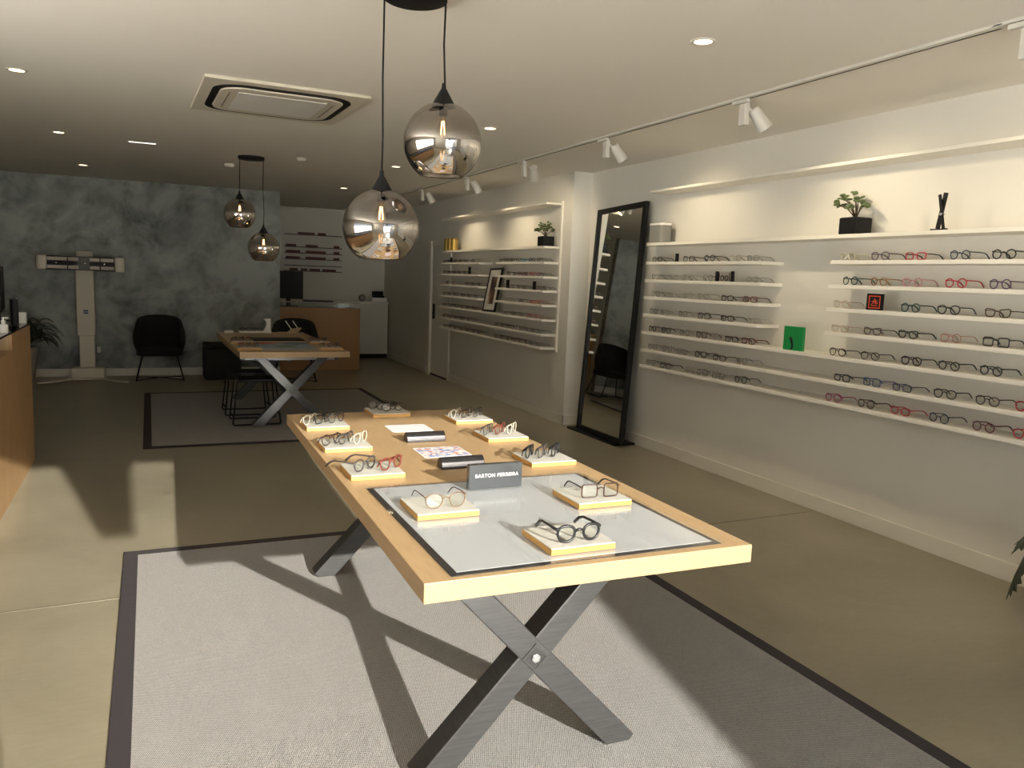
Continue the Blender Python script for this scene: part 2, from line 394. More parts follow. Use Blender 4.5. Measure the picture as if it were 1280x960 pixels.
# lighting track
tr = thing('lighting_track', 'long white ceiling track with a thin dark slot', 'light track', (3.40, 6.9, H))
obj('rail', MB().box(-.02, .02, -4.70, 4.9, -.014, 0), TRACKM, tr)
obj('slot', MB().box(.011, .0205, -4.42, 4.88, -.0155, -.002), BLACKP, tr)
obj('power_feed', MB().box(-.02, .02, -4.45, -4.40, -.0145, 0), TRACKM, tr, bevel=.004)
TH = [(2.36, 'nearest, at the end of the track by the window', 4.36, 2.75), (4.16, 'over the gap in the near rack', 4.4, 3.9), (5.84, 'over the mirror end of the near rack', 4.4, 5.7), (7.42, 'glowing, between the two racks', 4.2, 8.5), (9.0, 'over the near end of the far rack', 4.18, 9.0), (10.7, 'farthest, beyond the far rack middle', 4.18, 10.6)]
for y, w, tx, ty in TH:
    t = thing('track_spotlight', 'white spotlight on ceiling track, ' + w, 'spotlight', (3.40, y, H - .0158 - .001), 0, 'spotlights on the ceiling track')
    obj('adapter', MB().box(-.016, .016, -.07, .07, -.022, 0), TRACKM, t, bevel=.003)
    obj('gear_box', MB().box(.012, .05, -.03, .03, -.15, -.01), TRACKM, t, bevel=.006)
    c = Vector((.135, -.02, -.10))
    dv = (Vector((tx, ty, 1.55)) - (Vector((3.40, y, H - .0158 - .001)) + c)).normalized()
    Mx = Matrix.Translation(c) @ dv.to_track_quat('Z', 'Y').to_matrix().to_4x4()
    hd = obj('lamp_head', MB().lathe([(.012, -.075), (.036, -.072), (.04, -.06), (.042, .0), (.05, .075), (.046, .077), (.042, .062)], 24, Mx), TRACKM, t, smooth=2)
    obj('lamp_face', MB().lathe([(.0415, .06), (.0415, .064)], 24, Mx), WARM, t)
    obj('arm', MB().tube([(.04, 0, -.03), (.07, -.01, -.05), tuple(c - dv * .04)], .009, 8), TRACKM, t, smooth=True)
    L = bpy.data.lights.new('spot_lamp', 'SPOT'); L.energy = 21 if y < 7 else 15; L.color = (1, .83, .56); L.spot_size = R(118); L.spot_blend = .75; L.shadow_soft_size = .035
    lo = bpy.data.objects.new('spot_lamp', L); COL.objects.link(lo)
    lo.location = Vector((3.40, y, H - .0158 - .001)) + c + dv * .10; lo.rotation_euler = dv.to_track_quat('-Z', 'Y').to_euler()

# pendants
def pendant(cx, cy, spots, label):
    t = thing('pendant_light', label, 'pendant light', (cx, cy, H), 0, 'twin globe pendants over the tables')
    obj('canopy', MB().lathe([(.135, 0), (.135, -.026), (.128, -.03)], 36), BLACKM, t, smooth=2)
    prof = []
    Rg = .166
    for i in range(19):
        a = R(72 - i * (72 + 52) / 18); z = math.sin(a) * Rg; r = math.cos(a) * Rg
        prof.append((r, z))
    prof += [(prof[-1][0] - .010, prof[-1][1] - .007), (prof[-1][0] - .02, prof[-1][1] - .007)]
    for px, py, pz in spots:
        X, Y, Z = px - cx, py - cy, pz - H
        k = random.uniform(-.006, .006)
        obj('cord', MB().tube([(X, Y, -.02), (X + k, Y, Z * .35), (X - k, Y, Z * .6), (X, Y, Z + .235)], .0042, 6), BLACKM, t, smooth=True)
        obj('cap', MB().lathe([(.008, .245), (.010, .225), (.052, .152), (.050, .148)], 24), BLACKM, t, (X, Y, Z), smooth=2)
        obj('globe', MB().lathe(prof, 48, None, False), GLOBE, t, (X, Y, Z), smooth=True)
        b = obj('bulb', MB().lathe([(.012, .115), (.014, .095), (.028, .06), (.029, .04), (.018, .018), (.004, .010)], 20), clear('bulb_glass', (1, .93, .82), .05), t, (X, Y, Z), smooth=True)
        fl = MB()
        for q in range(4):
            a = q * PI / 2 + .4; fl.tube([(.005 * math.cos(a), .005 * math.sin(a), .09), (.011 * math.cos(a), .011 * math.sin(a), .035)], .0022, 6)
        obj('filament', fl, FILA, b, (0, 0, 0))
        obj('lamp_holder', MB().lathe([(.018, .150), (.018, .112)], 16), BLACKM, t, (X, Y, Z), smooth=2)
pendant(1.05, 3.43, [(.935, 3.5, 1.803), (1.155, 3.34, 2.165)], 'twin smoked glass globe pendant hanging over the near display table')
pendant(1.015, 9.09, [(.90, 9.14, 2.177), (1.13, 9.02, 1.831)], 'twin smoked glass globe pendant hanging over the far consultation table')

# ------------------------------------------------------------------ rugs
def rug(x0, x1, y0, y1, label):
    t = thing('area_rug', label, 'rug', ((x0 + x1) / 2, (y0 + y1) / 2, 0))
    w, l = (x1 - x0) / 2, (y1 - y0) / 2; b = .072
    obj('woven_field', MB().box(-w + b, w - b, -l + b, l - b, .001, .009), RUG, t)
    obj('border', MB().ring([(-w, -l), (w, -l), (w, l), (-w, l)], [(-w + b, -l + b), (w - b, -l + b), (w - b, l - b), (-w + b, l - b)], .001, .0095), RUGB, t, bevel=.003)
rug(-.155, 2.525, .55, 4.79, 'large pale grey woven rug with dark border under near table')
rug(-.075, 2.69, 7.57, 10.95, 'beige woven rug with dark border under far table')

# ------------------------------------------------------------------ tables
TZ = .81
def table(cx, cy, rz, lx, label):
    """oak top on two crossed steel frames; lx is how far the frames sit off the centre line"""
    t = thing('display_table', label, 'table', (cx, cy, 0), rz)
    w, l = 1.062 / 2, 2.60 / 2
    obj('tabletop', MB().box(-w, w, -l, l, TZ - .057, TZ), OAK, t, bevel=.0025)
    ang = math.atan2(.345 * 2, .75)
    for e, s in ((-1, 1), (1, -1)):
        yf = e * (l - .323)          # outer face of the frame
        y0, y1 = (yf, yf + .10) if e < 0 else (yf - .10, yf)
        for q in (1, -1):
            # a sloping square beam cut level with floor and top
            hw = .0545; P = [(-.345 * q - hw, .0105), (-.345 * q + hw, .0105), (.345 * q + hw, TZ - .058), (.345 * q - hw, TZ - .058)]
            dy = 0 if q == -1 else .0015
            if e < 0: P = P
            cut = .03
            if q == -1:  # blunt outer toe
                P = [P[0], P[1], (P[1][0], .03)] + P[2:]
                P = [P[0], (P[1][0] - .02, .0105), (P[1][0] - .0, .030), P[3], P[4]]
            else:
                P = [(P[0][0] + .02, .0105)] + P[1:] + [(P[0][0], .030)]
            obj('leg', MB().prism([(x + lx, -z) for x, z in P], y0 + dy, y1 - dy, Matrix(((1, 0, 0, 0), (0, 0, 1, 0), (0, -1, 0, 0), (0, 0, 0, 1)))), STEEL, t, bevel=.004)
        # square recess and bolt at the crossing
        zc = .379; rot = Matrix.Translation((lx, yf + e * .0005, zc)) @ Matrix.Rotation(R(45), 4, 'Y')
        pl = obj('cross_plate', MB().ring([(-.034, -.034), (.034, -.034), (.034, .034), (-.034, .034)], [(-.027, -.027), (.027, -.027), (.027, .027), (-.027, .027)], -.003, .003, rot @ Matrix.Rotation(R(90), 4, 'X')), STEEL, t)
        obj('plate_recess', MB().box(-.0275, .0275, -.0012, .0012, -.0275, .0275, rot), mat('dark_steel', (.05, .05, .05), .5, metal=.6), pl)
        obj('bolt', MB().lathe([(.016, -.001), (.016, .009), (.012, .011)], 6, rot @ Matrix.Rotation(R(90 if e < 0 else -90), 4, 'X')), STEELP, pl)
        ym = (y0 + y1) / 2
        obj('apron', MB().box(-.448, .448, ym + .0 - .045, ym + .045, TZ - .117, TZ - .058), STEELP, t, bevel=.003)
    for sx in (-1, 1): obj('side_rail', MB().box(sx * .468 - .02, sx * .468 + .02, -l + .325, l - .325, TZ - .113, TZ - .058), STEEL, t, bevel=.002)
    obj('centre_rail', MB().box(lx - .03, lx + .03, -l + .43, l - .43, TZ - .125, TZ - .058).box(lx + .06, lx + .10, -.3, -.22, TZ - .2, TZ - .058), STEELP, t)
    return t
T1C = (1.19, 3.18); T1R = -.019
table(T1C[0], T1C[1], T1R, -.045, 'large pale oak display table with crossed steel legs, sunlit, in front')
T2C = (1.30, 9.31); T2R = .009
table(T2C[0], T2C[1], T2R, .015, 'oak table with crossed steel legs standing in shade at the back')

# ------------------------------------------------------------------ eyeglasses
def outline(kind, w, h, n=24):
    P = []
    for i in range(n):
        a = 2 * PI * i / n; c, s = math.cos(a), math.sin(a)
        if kind == 'round': x, z = c, s
        elif kind in ('rectangular', 'square'):
            e = 2 / (5.5 if kind == 'square' else 4.5); x = math.copysign(abs(c) ** e, c); z = math.copysign(abs(s) ** e, s)
        elif kind == 'panto':
            e = 2 / 2.25; x = math.copysign(abs(c) ** e, c); z = math.copysign(abs(s) ** e, s); x *= 1 + .10 * z
        elif kind == 'octagonal':
            q = PI / 4; k = math.cos(q / 2) / math.cos(((a) % q) - q / 2); x, z = c * k, s * k
        else:  # cat-eye, outer side is +x
            e = 2 / 3.0; x = math.copysign(abs(c) ** e, c); z = math.copysign(abs(s) ** e, s)
            z += .28 * max(0, x) * (1 if z > 0 else .2); x *= 1 + .12 * z
        P.append((x * w / 2, z * h / 2))
    return P
GM = {}
def frame_mat(col, rough=.35):
    k = tuple(col)
    if k not in GM: GM[k] = mat('frame_%02d' % len(GM), col, rough, coat=0)
    return GM[k]
DIM = {'round': (.046, .044), 'rectangular': (.052, .036), 'square': (.052, .042), 'panto': (.049, .043), 'octagonal': (.047, .045), 'cat-eye': (.052, .038)}
CACHE = {}
def glasses_meshes(kind, col, thick, col2=None):
    k = (kind, tuple(col), thick, tuple(col2) if col2 else None)
    if k in CACHE: return CACHE[k]
    w, h = DIM[kind]; cx = w / 2 + .0095 + thick; zc = h / 2 + thick
    fr = MB(); lenses = []
    for s in (-1, 1):
        o = outline(kind, w, h); pts = [(s * (cx + x), -.0 + .004 * (abs(cx + x) / .06) ** 2, zc + z) for x, z in o]
        fr.tube(pts, thick, 6, True, up=(0, 1, 0))
        lm = MB(); n = len(pts); lm.add([(p[0], p[1] - .0006, p[2]) for p in pts] + [(p[0], p[1] + .0006, p[2]) for p in pts], [tuple(range(n)), tuple(range(2 * n - 1, n - 1, -1))] + [(i, (i + 1) % n, n + (i + 1) % n, n + i) for i in range(n)])
        lenses.append(lm.mesh('lens', LENS))
    fr.tube([(-cx + w / 2 - .001, 0, zc + h * .14), (0, -.002, zc + h * .26), (cx - w / 2 + .001, 0, zc + h * .14)], thick * 1.05, 6)
    hz = zc + h * .30; X = cx + w / 2 + .0035
    for s in (-1, 1): fr.tube([(s * (cx + w / 2 - .003), .004, hz), (s * X, .005, hz), (s * X, .010, hz)], thick * 1.15, 6)
    tm = []
    for s in (-1, 1):
        t = MB(); t.tube([(s * X, .008, hz), (s * X, .05, hz), (s * (X - .001), .095, hz - .002), (s * (X - .003), .115, hz - .010), (s * (X - .005), .138, max(.004, hz - .030))], [thick * 1.1, thick * 1.0, thick, thick * 1.3, thick * 1.2], 6, flat=.7)
        tm.append(t)
    m = frame_mat(col); m2 = frame_mat(col2) if col2 else m
    # folded temples lie behind the front
    fo = []
    for s in (-1, 1):
        t = MB(); yo = .010 if s < 0 else .016
        t.tube([(s * X, .008, hz), (s * (X - .01), yo, hz), (s * (X - .11), yo + .003, hz - .002), (s * (X - .128), yo + .003, hz - .022)], [thick * 1.1, thick, thick * 1.2, thick * 1.1], 6)
        fo.append(t.mesh('temple', m2, True))
    CACHE[k] = (fr.mesh('frame_front', m, True), lenses, [t.mesh('temple', m2, True) for t in tm], fo)
    return CACHE[k]
def eyeglasses(kind, col, thick, loc, rz, label, group, col2=None, folded=False, scale=1, tilt=0):
    F, Ls, T, Fo = glasses_meshes(kind, col, thick, col2)
    t = thing('eyeglasses', label, 'eyeglasses', loc, rz, group); t.scale = (scale,) * 3
    if tilt: t.rotation_euler[0] = tilt
    link('frame_front', F, t)
    for l in Ls: link('lens', l, t)
    for q in (Fo if folded else T): link('temple', q, t)
    return t
SM = {}
def small_glasses(kind, col, loc, rz, label, group):
    k = (kind, tuple(col))
    if k not in SM:
        w, h = DIM[kind]; mb = MB(); cx = w / 2 + .010; zc = h / 2 + .002; hz = zc + h * .3; X = cx + w / 2 + .003
        for s in (-1, 1):
            mb.tube([(s * (cx + x), 0, zc + z) for x, z in outline(kind, w, h, 12)], .0024, 4, True, up=(0, 1, 0))
            mb.tube([(s * (X - .004), 0, hz), (s * X, .008, hz), (s * X, .1, hz - .002), (s * (X - .004), .132, hz - .025)], .0022, 4)
        mb.tube([(-.011, 0, zc + h * .2), (.011, 0, zc + h * .2)], .0024, 4)
        SM[k] = mb.mesh('eyeglasses', frame_mat(col))
    return tag(link('eyeglasses', SM[k], None, loc, (0, 0, rz)), label, 'eyeglasses', group)

BLK = (.012, .012, .014); BRN = (.055, .022, .012); DKB = (.025, .014, .012); GRY = (.17, .16, .15); FNT = (.42, .38, .33); NAV = (.02, .03, .07); TEAL = (.012, .05, .055)
RED = (.42, .02, .035); CRM = (.62, .56, .42); AMB = (.26, .11, .03); PNK = (.50, .22, .27); PUR = (.07, .03, .10); MAG = (.32, .03, .13); PLB = (.45, .30, .24); MAR = (.10, .012, .02); RDP = (.45, .13, .11); ORA = (.6, .16, .03); CYA = (.03, .30, .45); BLU = (.04, .08, .20)
CN = {BLK: 'black', BRN: 'brown', DKB: 'dark brown', GRY: 'thin grey', FNT: 'faint clear', NAV: 'navy', TEAL: 'dark teal', RED: 'red', CRM: 'cream', AMB: 'amber', PNK: 'mauve pink', PUR: 'purple', MAG: 'magenta', PLB: 'pale pink', MAR: 'maroon', RDP: 'rosy thin', ORA: 'orange', CYA: 'bright cyan', BLU: 'blue'}

# ------------------------------------------------------------------ wall racks
ZS = [1.967, 1.795, 1.633, 1.477, 1.315, 1.152, .985, .836]   # board centres, top row first
TH_ = .026
def shelf(name, label, x0, x1, y0, y1, z, group, th=TH_):
    tag(obj(name, MB().box(0, x1 - x0, 0, y1 - y0, -th / 2, th / 2), SHELF, None, (x0, y0, z), bevel=.002), label, 'shelf', group)
def rack(xw, depth, y0, ya, yb, y1, nm, grp):
    """y0 near end, ya..yb the central gap, y1 far end"""
    x0 = xw - depth
    shelf('display_shelf', 'white top cover board running above the %s' % nm, x0, xw, y0, y1, 2.445, grp, .022)
    for i, z in enumerate(ZS):
        if 1 <= i <= 4:
            shelf('display_shelf', 'short white shelf, %s row of %s, half nearer the window' % (ORD[i], nm), x0, xw, y0, ya, z, grp)
            shelf('display_shelf', 'short white shelf, %s row of %s, half nearer the back' % (ORD[i], nm), x0, xw, yb, y1, z, grp)
        else:
            w = {0: 'carrying ornaments and a plant', 5: 'below the central gap', 6: 'second from the bottom', 7: 'lowest of all'}[i]
            shelf('display_shelf', 'full-length white shelf of the %s, %s' % (nm, w), x0, xw, y0, y1, z, grp)
rack(XR, .215, 1.2, 4.12, 4.79, 6.36, 'near wall rack', 'shelves of the near wall rack')
rack(XP, .205, 8.04, 9.40, 9.98, 11.52, 'far wall rack', 'shelves of the far wall rack')
struct('trim_2', MB().box(XP - .022, XP, 8.009, 8.039, .80, 2.48), SHELF)

def top(i): return ZS[i] + TH_ / 2 + .0005
NX = 4.262
def near(row, ys, kinds, cols, side, c2=None):
    place = 'window half of near rack' if side == 'R' else 'mirror half of near rack'
    rown = ['', 'top', 'second', 'third', 'fourth', 'fifth', 'sixth', 'lowest'][row]
    for i, (y, k, c) in enumerate(zip(ys, kinds, cols)):
        th = .0017 if c in (GRY, FNT, RDP, PLB) else .0031 if c in (BLK, RED, TEAL, MAR) else .0027
        eyeglasses(k, c, th, (NX + random.uniform(-.008, .008), y + random.uniform(-.004, .004), top(row)), -PI / 2 + random.uniform(-.14, .06),
                   '%s %s eyeglasses, %s from the back, %s row, %s' % (CN[c], k, ORD[i], rown, place),
                   'eyeglasses on the near wall rack', c2[i] if c2 else None, scale=1.13)
Y5 = [4.02, 3.757, 3.489, 3.203, 2.931]
near(1, Y5, ['panto', 'panto', 'rectangular', 'octagonal', 'octagonal'], [CRM, PUR, RED, NAV, BLK], 'R', [None, BLK, BLK, None, None])
near(2, [3.971, 3.751, 3.492, 3.198, 2.934], ['round'] * 5, [TEAL, AMB, PNK, RED, PUR], 'R')
near(3, [4.03, 3.491, 3.232, 2.936], ['round', 'round', 'panto', 'cat-eye'], [PLB, TEAL, BLK, BRN], 'R')
near(4, [4.024, 3.752, 3.487, 3.201, 2.924], ['cat-eye', 'cat-eye', 'cat-eye', 'round', 'square'], [PLB, BRN, BLK, RDP, BLK], 'R')
near(5, [4.025, 3.759, 3.453, 3.183, 2.934], ['panto', 'panto', 'panto', 'octagonal', 'octagonal'], [DKB, DKB, BLK, BLK, BLK], 'R')
near(6, [3.969, 3.727, 3.487, 3.194, 2.927, 2.70], ['rectangular', 'square', 'rectangular', 'panto', 'panto', 'panto'], [BLK, BLU, NAV, BLK, DKB, RED], 'R')
near(7, [4.029, 3.755, 3.488, 3.217, 2.932, 2.69], ['panto', 'panto', 'cat-eye', 'round', 'round', 'panto'], [MAG, BRN, RED, NAV, MAR, RED], 'R')
near(1, [6.234, 5.748, 5.482, 5.151, 4.941], ['rectangular', 'rectangular', 'panto', 'panto', 'rectangular'], [DKB, DKB, BLK, FNT, GRY], 'L')
near(2, [6.24, 5.96, 5.752, 5.485, 4.933], ['panto', 'rectangular', 'panto', 'panto', 'rectangular'], [GRY, FNT, FNT, GRY, GRY], 'L')
near(3, [6.234, 6.023, 5.735, 5.528, 5.219, 4.934], ['panto', 'rectangular', 'panto', 'panto', 'rectangular', 'rectangular'], [GRY, FNT, FNT, FNT, DKB, MAR], 'L')
near(4, [6.252, 6.061, 5.792, 5.49, 5.202, 4.901], ['panto', 'panto', 'round', 'square', 'rectangular', 'rectangular'], [GRY, FNT, GRY, DKB, DKB, FNT], 'L')
near(5, [6.245, 6.024, 5.759, 5.522, 5.298, 5.120, 4.935], ['round', 'round', 'round', 'square', 'panto', 'rectangular', 'rectangular'], [DKB, DKB, GRY, BRN, FNT, DKB, MAR], 'L')
near(6, [6.239, 6.002, 5.778, 5.502, 5.261, 4.99], ['panto', 'panto', 'rectangular', 'panto', 'rectangular', 'panto'], [GRY, GRY, GRY, BLK, DKB, GRY], 'L')
near(7, [6.231, 5.994, 5.641, 5.467, 5.262, 4.976], ['panto', 'rectangular', 'panto', 'panto', 'rectangular', 'round'], [GRY, DKB, FNT, GRY, GRY, DKB], 'L')

FX = 4.045
def far(row, ys, side, special={}):
    place = 'mirror half of far rack' if side == 'R' else 'door half of far rack'
    rown = ['', 'top', 'second', 'third', 'fourth', 'fifth', 'sixth', 'lowest'][row]
    base = [DKB, BLK, BRN, BLK, MAR, DKB] if row < 6 else [DKB, MAR, BRN, DKB, MAR, BRN]
    for i, y in enumerate(ys):
        c = special.get(i, base[(i + row) % 6]); k = ['panto', 'rectangular', 'round', 'square'][(i * 3 + row) % 4]
        small_glasses(k, c, (FX, y, top(row)), -PI / 2 + random.uniform(-.15, .15),
                      '%s %s eyeglasses, %s from the back, %s row, %s' % (CN[c], k, ORD[i], rown, place), 'eyeglasses on the far wall rack')
far(1, [11.45, 11.30, 11.02, 10.805, 10.567, 10.31, 10.07], 'L', {6: FNT})
far(1, [9.34, 9.171, 8.99, 8.815, 8.667, 8.442, 8.226], 'R', {4: CYA, 3: GRY})
far(2, [11.44, 11.262, 11.03, 10.82, 10.62, 10.158], 'L', {5: FNT})
far(2, [9.086, 8.908, 8.735, 8.59, 8.43, 8.20], 'R', {4: RED})
far(3, [11.314, 11.055, 10.807, 10.51, 10.282, 10.05], 'L', {2: FNT})
far(3, [8.959, 8.785, 8.616, 8.23, 8.10], 'R', {3: MAR, 1: GRY})
far(4, [11.44, 11.236, 10.949, 10.645, 10.412, 10.159], 'L')
far(4, [9.214, 8.941, 8.702, 8.394, 8.25, 8.11], 'R', {0: FNT, 1: FNT, 2: NAV, 3: RED, 4: ORA, 5: PLB})
far(5, [11.43, 11.183, 10.929, 10.685, 10.45, 10.195], 'L', {3: AMB})
far(5, [9.159, 8.91, 8.673, 8.446, 8.28, 8.12], 'R', {2: GRY, 3: RED, 4: RDP, 5: PLB})
far(6, [11.43, 11.17, 10.916, 10.671, 10.407, 10.16], 'L', {5: FNT})
far(6, [9.406, 9.215, 9.032, 8.875, 8.66, 8.50, 8.34, 8.16], 'R', {3: GRY, 7: GRY})
far(7, [11.38, 11.16, 10.93, 10.70, 10.45, 10.22, 10.0], 'L', {3: AMB})
far(7, [9.415, 9.224, 9.039, 8.86, 8.688, 8.52, 8.37, 8.20], 'R', {6: BLU, 7: GRY})

# things among the glasses
def tagcard(x, y, z, h, label, w=.012, t=.03):
    o = tag(obj('display_tag', MB().box(-t / 2, t / 2, -w / 2, w / 2, 0, h), BLACKP, None, (x, y, z), bevel=.001), label, 'tag', 'small black upright display tags')
tagcard(4.25, 5.91, top(1), .07, 'small black upright tag on the near rack top row beside glasses')
tagcard(4.05, 11.18, top(1), .075, 'small black upright tag on the far rack top row', .03)
tagcard(4.05, 10.43, top(2), .10, 'small black upright tag on the far rack second row', .03)
tagcard(4.05, 9.11, top(3), .10, 'small black upright tag on far rack third row beside the framed poster', .03)
tagcard(4.05, 8.36, top(3), .095, 'small black upright tag on far rack third row near its mirror end', .03)
s = thing('shelf_sign', 'clear shelf sign with black lettering between two dark end bars', 'sign', (4.235, 5.228, top(2)))
obj('panel', MB().box(-.003, .003, -.09, .09, 0, .078), clear('sign_acrylic', (.93, .92, .9), .08), s)
obj('end_bar', MB().box(-.012, .012, .088, .104, 0, .08), BLACKP, s); obj('end_bar', MB().box(-.012, .012, -.106, -.086, 0, .082), BLACKP, s)
text('lettering', 'lool', .095, BLACKP, s, (-.0045, 0, .034), (R(90), 0, R(-90)))
s = thing('display_card', 'small black square card with an orange emblem on near rack', 'card', (4.25, 3.745, top(3)), R(4))
obj('board', MB().box(-.006, .006, -.06, .06, 0, .105), BLACKP, s, bevel=.001)
ORM = mat('orange_red_print', (.75, .085, .03), .5)
e = MB()
fr = Matrix(((0, 0, 1, -.0075), (-1, 0, 0, 0), (0, 1, 0, .052), (0, 0, 0, 1)))
e.ring([(-.042, -.04), (.042, -.04), (.042, .04), (-.042, .04)], [(-.037, -.035), (.037, -.035), (.037, .035), (-.037, .035)], 0, .001, fr)
for pts in ([(-.024, -.016), (-.012, -.012), (-.004, .006), (.002, .022), (.007, .01), (.004, -.01)], [(-.02, .002), (-.006, .006), (.010, .004), (.024, .008)], [(.008, -.014), (.014, .0), (.02, -.012), (.026, -.004)], [(-.022, -.024), (.022, -.023)]):
    e.tube([(x, y, .0005) for x, y in pts], .0022, 5, False, fr)
obj('emblem', e, ORM, s)
s = thing('display_card', 'green square display card with a black curl standing in the near rack gap', 'card', (4.255, 4.43, top(5)), R(3))
obj('board', MB().box(-.012, .012, -.09, .09, 0, .172), mat('green_print', (.01, .24, .06), .4), s, bevel=.001)
obj('curl_mark', MB().tube([(-.013, .035, .085), (-.0135, .024, .092), (-.0135, .012, .072), (-.0135, .004, .05), (-.0135, .0, .02), (-.0135, .016, .004)], [.006, .011, .012, .010, .008, .006], 8, flat=.3, up=(0, 1, 0)), BLACKP, s, smooth=True)
# speaker, plants, crossed ornament
s = thing('speaker', 'small grey fabric speaker with white top at mirror end of shelf', 'speaker', (4.30, 6.265, top(0)))
obj('grille', MB().prism(rrect(.13, .20, .03, 5), 0, .158), mat('grey_speaker_cloth', (.24, .235, .22), .95, bump=.4, bscale=400), s)
obj('top_cap', MB().prism(rrect(.134, .204, .031, 5), .158, .178), WPLAST, s, bevel=.003)
def jade(x, y, z, label, sx):
    t = thing('potted_succulent', label, 'plant', (x, y, z), 0, 'potted jade plants on the racks')
    obj('pot', MB().box(-.07, .07, -.075, .075, 0, .108), BLACKP, t, bevel=.006)
    obj('soil', MB().box(-.06, .06, -.065, .065, .105, .1105), SOIL, t)
    st = MB(); lf = MB(); rnd = random.Random(sx)
    for i in range(13):
        a = i * 2.4; rr = .055 + .085 * rnd.random(); tipz = .14 + .17 * (1 - rr / .18) * rnd.uniform(.7, 1.2)
        tx, ty = rr * math.cos(a) * .7, rr * math.sin(a) * 1.0 + sx * .055
        st.tube([(0, 0, .105), (tx * .5, ty * .45, .105 + (tipz - .105) * .65), (tx, ty, tipz)], [.0045, .003, .002], 5)
        for k in range(4):
            p = (tx + rnd.uniform(-.018, .018), ty + rnd.uniform(-.02, .02), tipz + rnd.uniform(-.015, .018))
            Mx = Matrix.Translation(p) @ Matrix.Rotation(rnd.uniform(0, 6), 4, 'Z') @ Matrix.Rotation(rnd.uniform(-.9, .9), 4, 'X')
            lf.ball((0, 0, 0), .021, .017, .007, 8, 5, Mx)
    obj('stems', st, BARK, t, smooth=True); obj('foliage', lf, GREEN_L, t, smooth=True)
jade(4.29, 4.00, top(0), 'jade plant in black cube pot on the near rack top shelf', .95)
jade(4.08, 8.17, top(0), 'jade plant in black cube pot on the far rack top shelf', .75)
s = thing('crossed_ornament', 'black crossed bars ornament standing on near rack top shelf', 'ornament', (4.27, 3.35, top(0)))
obj('foot', MB().box(-.02, .02, -.03, .05, 0, .010), BLACKM, s, bevel=.002); obj('foot', MB().box(-.012, .012, -.045, -.034, 0, .012), BLACKM, s)
Ax = Matrix.Rotation(R(-13), 4, 'X'); Bx = Matrix.Rotation(R(9), 4, 'X')
obj('bar', MB().box(-.006, .002, -.008, .008, .012, .215, Matrix.Translation((0, -.028, 0)) @ Ax), BLACKM, s); obj('bar', MB().box(.004, .012, -.013, .013, .012, .222, Matrix.Translation((0, .022, 0)) @ Bx), BLACKM, s)
obj('pivot', MB().lathe([(.008, -.012), (.008, .016)], 10, Matrix.Translation((0, -.004, .095)) @ Matrix.Rotation(R(90), 4, 'Y')), GREYM, s)
GOLD = mat('gold_tin', (.52, .36, .10), .35, metal=.7)
for i, (y, w) in enumerate(((11.44, 'nearest the door'), (11.30, 'in the middle of the three'), (11.16, 'nearest the plant'))):
    t = thing('tin', 'golden cylinder tin on far rack top shelf, ' + w, 'tin', (4.08, y, top(0)), 0, 'golden tins on the far rack')
    obj('body', MB().lathe([(.056, 0), (.056, .16)], 24), GOLD, t, smooth=2); obj('lid', MB().lathe([(.050, .16), (.050, .182), (.02, .186)], 24), mat('dark_gold', (.30, .2, .05), .35, metal=.7), t, smooth=2)

# framed poster leaning in the far gap
P0 = thing('framed_poster', 'tall black framed brown photograph leaning in the far rack gap', 'picture', (4.05, 9.70, top(5) + .004)); P0.rotation_euler = (R(-1), R(10.5), 0)
pw, ph = .40, .575
F2 = Matrix(((0, 0, -1, 0), (-1, 0, 0, 0), (0, 1, 0, 0), (0, 0, 0, 1)))
def rc(w0, w1, h0, h1): return [(w0, h0), (w1, h0), (w1, h1), (w0, h1)]
obj('frame', MB().ring(rc(-pw / 2, pw / 2, 0, ph), rc(-pw / 2 + .022, pw / 2 - .022, .022, ph - .022), -.012, .012, F2), BLACKM, P0)
obj('mount', MB().box(-.004, .006, -pw / 2 + .02, pw / 2 - .02, .02, ph - .02), TRAYT, P0)
obj('photograph', MB().box(-.006, -.0035, -.095, .095, .10, .46), PICT, P0)

# leaning mirror
mr = thing('leaning_mirror', 'tall black framed mirror leaning on the white wall', 'mirror', (4.222, 7.035, .022)); mr.rotation_euler = (R(-1.2), R(3.75), R(-3.8))
mw, mh = 1.02, 2.36
obj('frame', MB().ring(rc(-mw / 2, mw / 2, 0, mh), rc(-mw / 2 + .05, mw / 2 - .05, .05, mh - .05), -.02, .022, F2), BLACKM, mr, bevel=.003)
obj('mirror_glass', MB().box(-.003, .004, -mw / 2 + .045, mw / 2 - .045, .045, mh - .045), CHROME, mr)
obj('backing', MB().box(.005, .014, -mw / 2 + .03, mw / 2 - .03, .03, mh - .03), BLACKP, mr)
tag(obj('floor_plate', MB().box(-.05, .20, -.48, .50, 0, .02), BLACKM, None, (4.21, 7.12, 0), bevel=.003), 'flat black floor plate under the leaning mirror', 'plate')

# ------------------------------------------------------------------ things on the near table
def on_table(x, y): return (x, y)
GT = 'eyeglasses on the near table trays'
def tray(x, y, z, label, w=.213, d=.215, h=.02, rz=0):
    t = thing('display_tray', label, 'tray', (x, y, z), rz, 'birch display trays on the near table')
    obj('base', MB().box(-w / 2, w / 2, -d / 2, d / 2, 0, h - .003), TRAYW, t, bevel=.001)
    obj('top_sheet', MB().box(-w / 2 + .001, w / 2 - .001, -d / 2 + .001, d / 2 - .001, h - .003, h), TRAYT, t)
    return z + h
zt = TZ + .0005
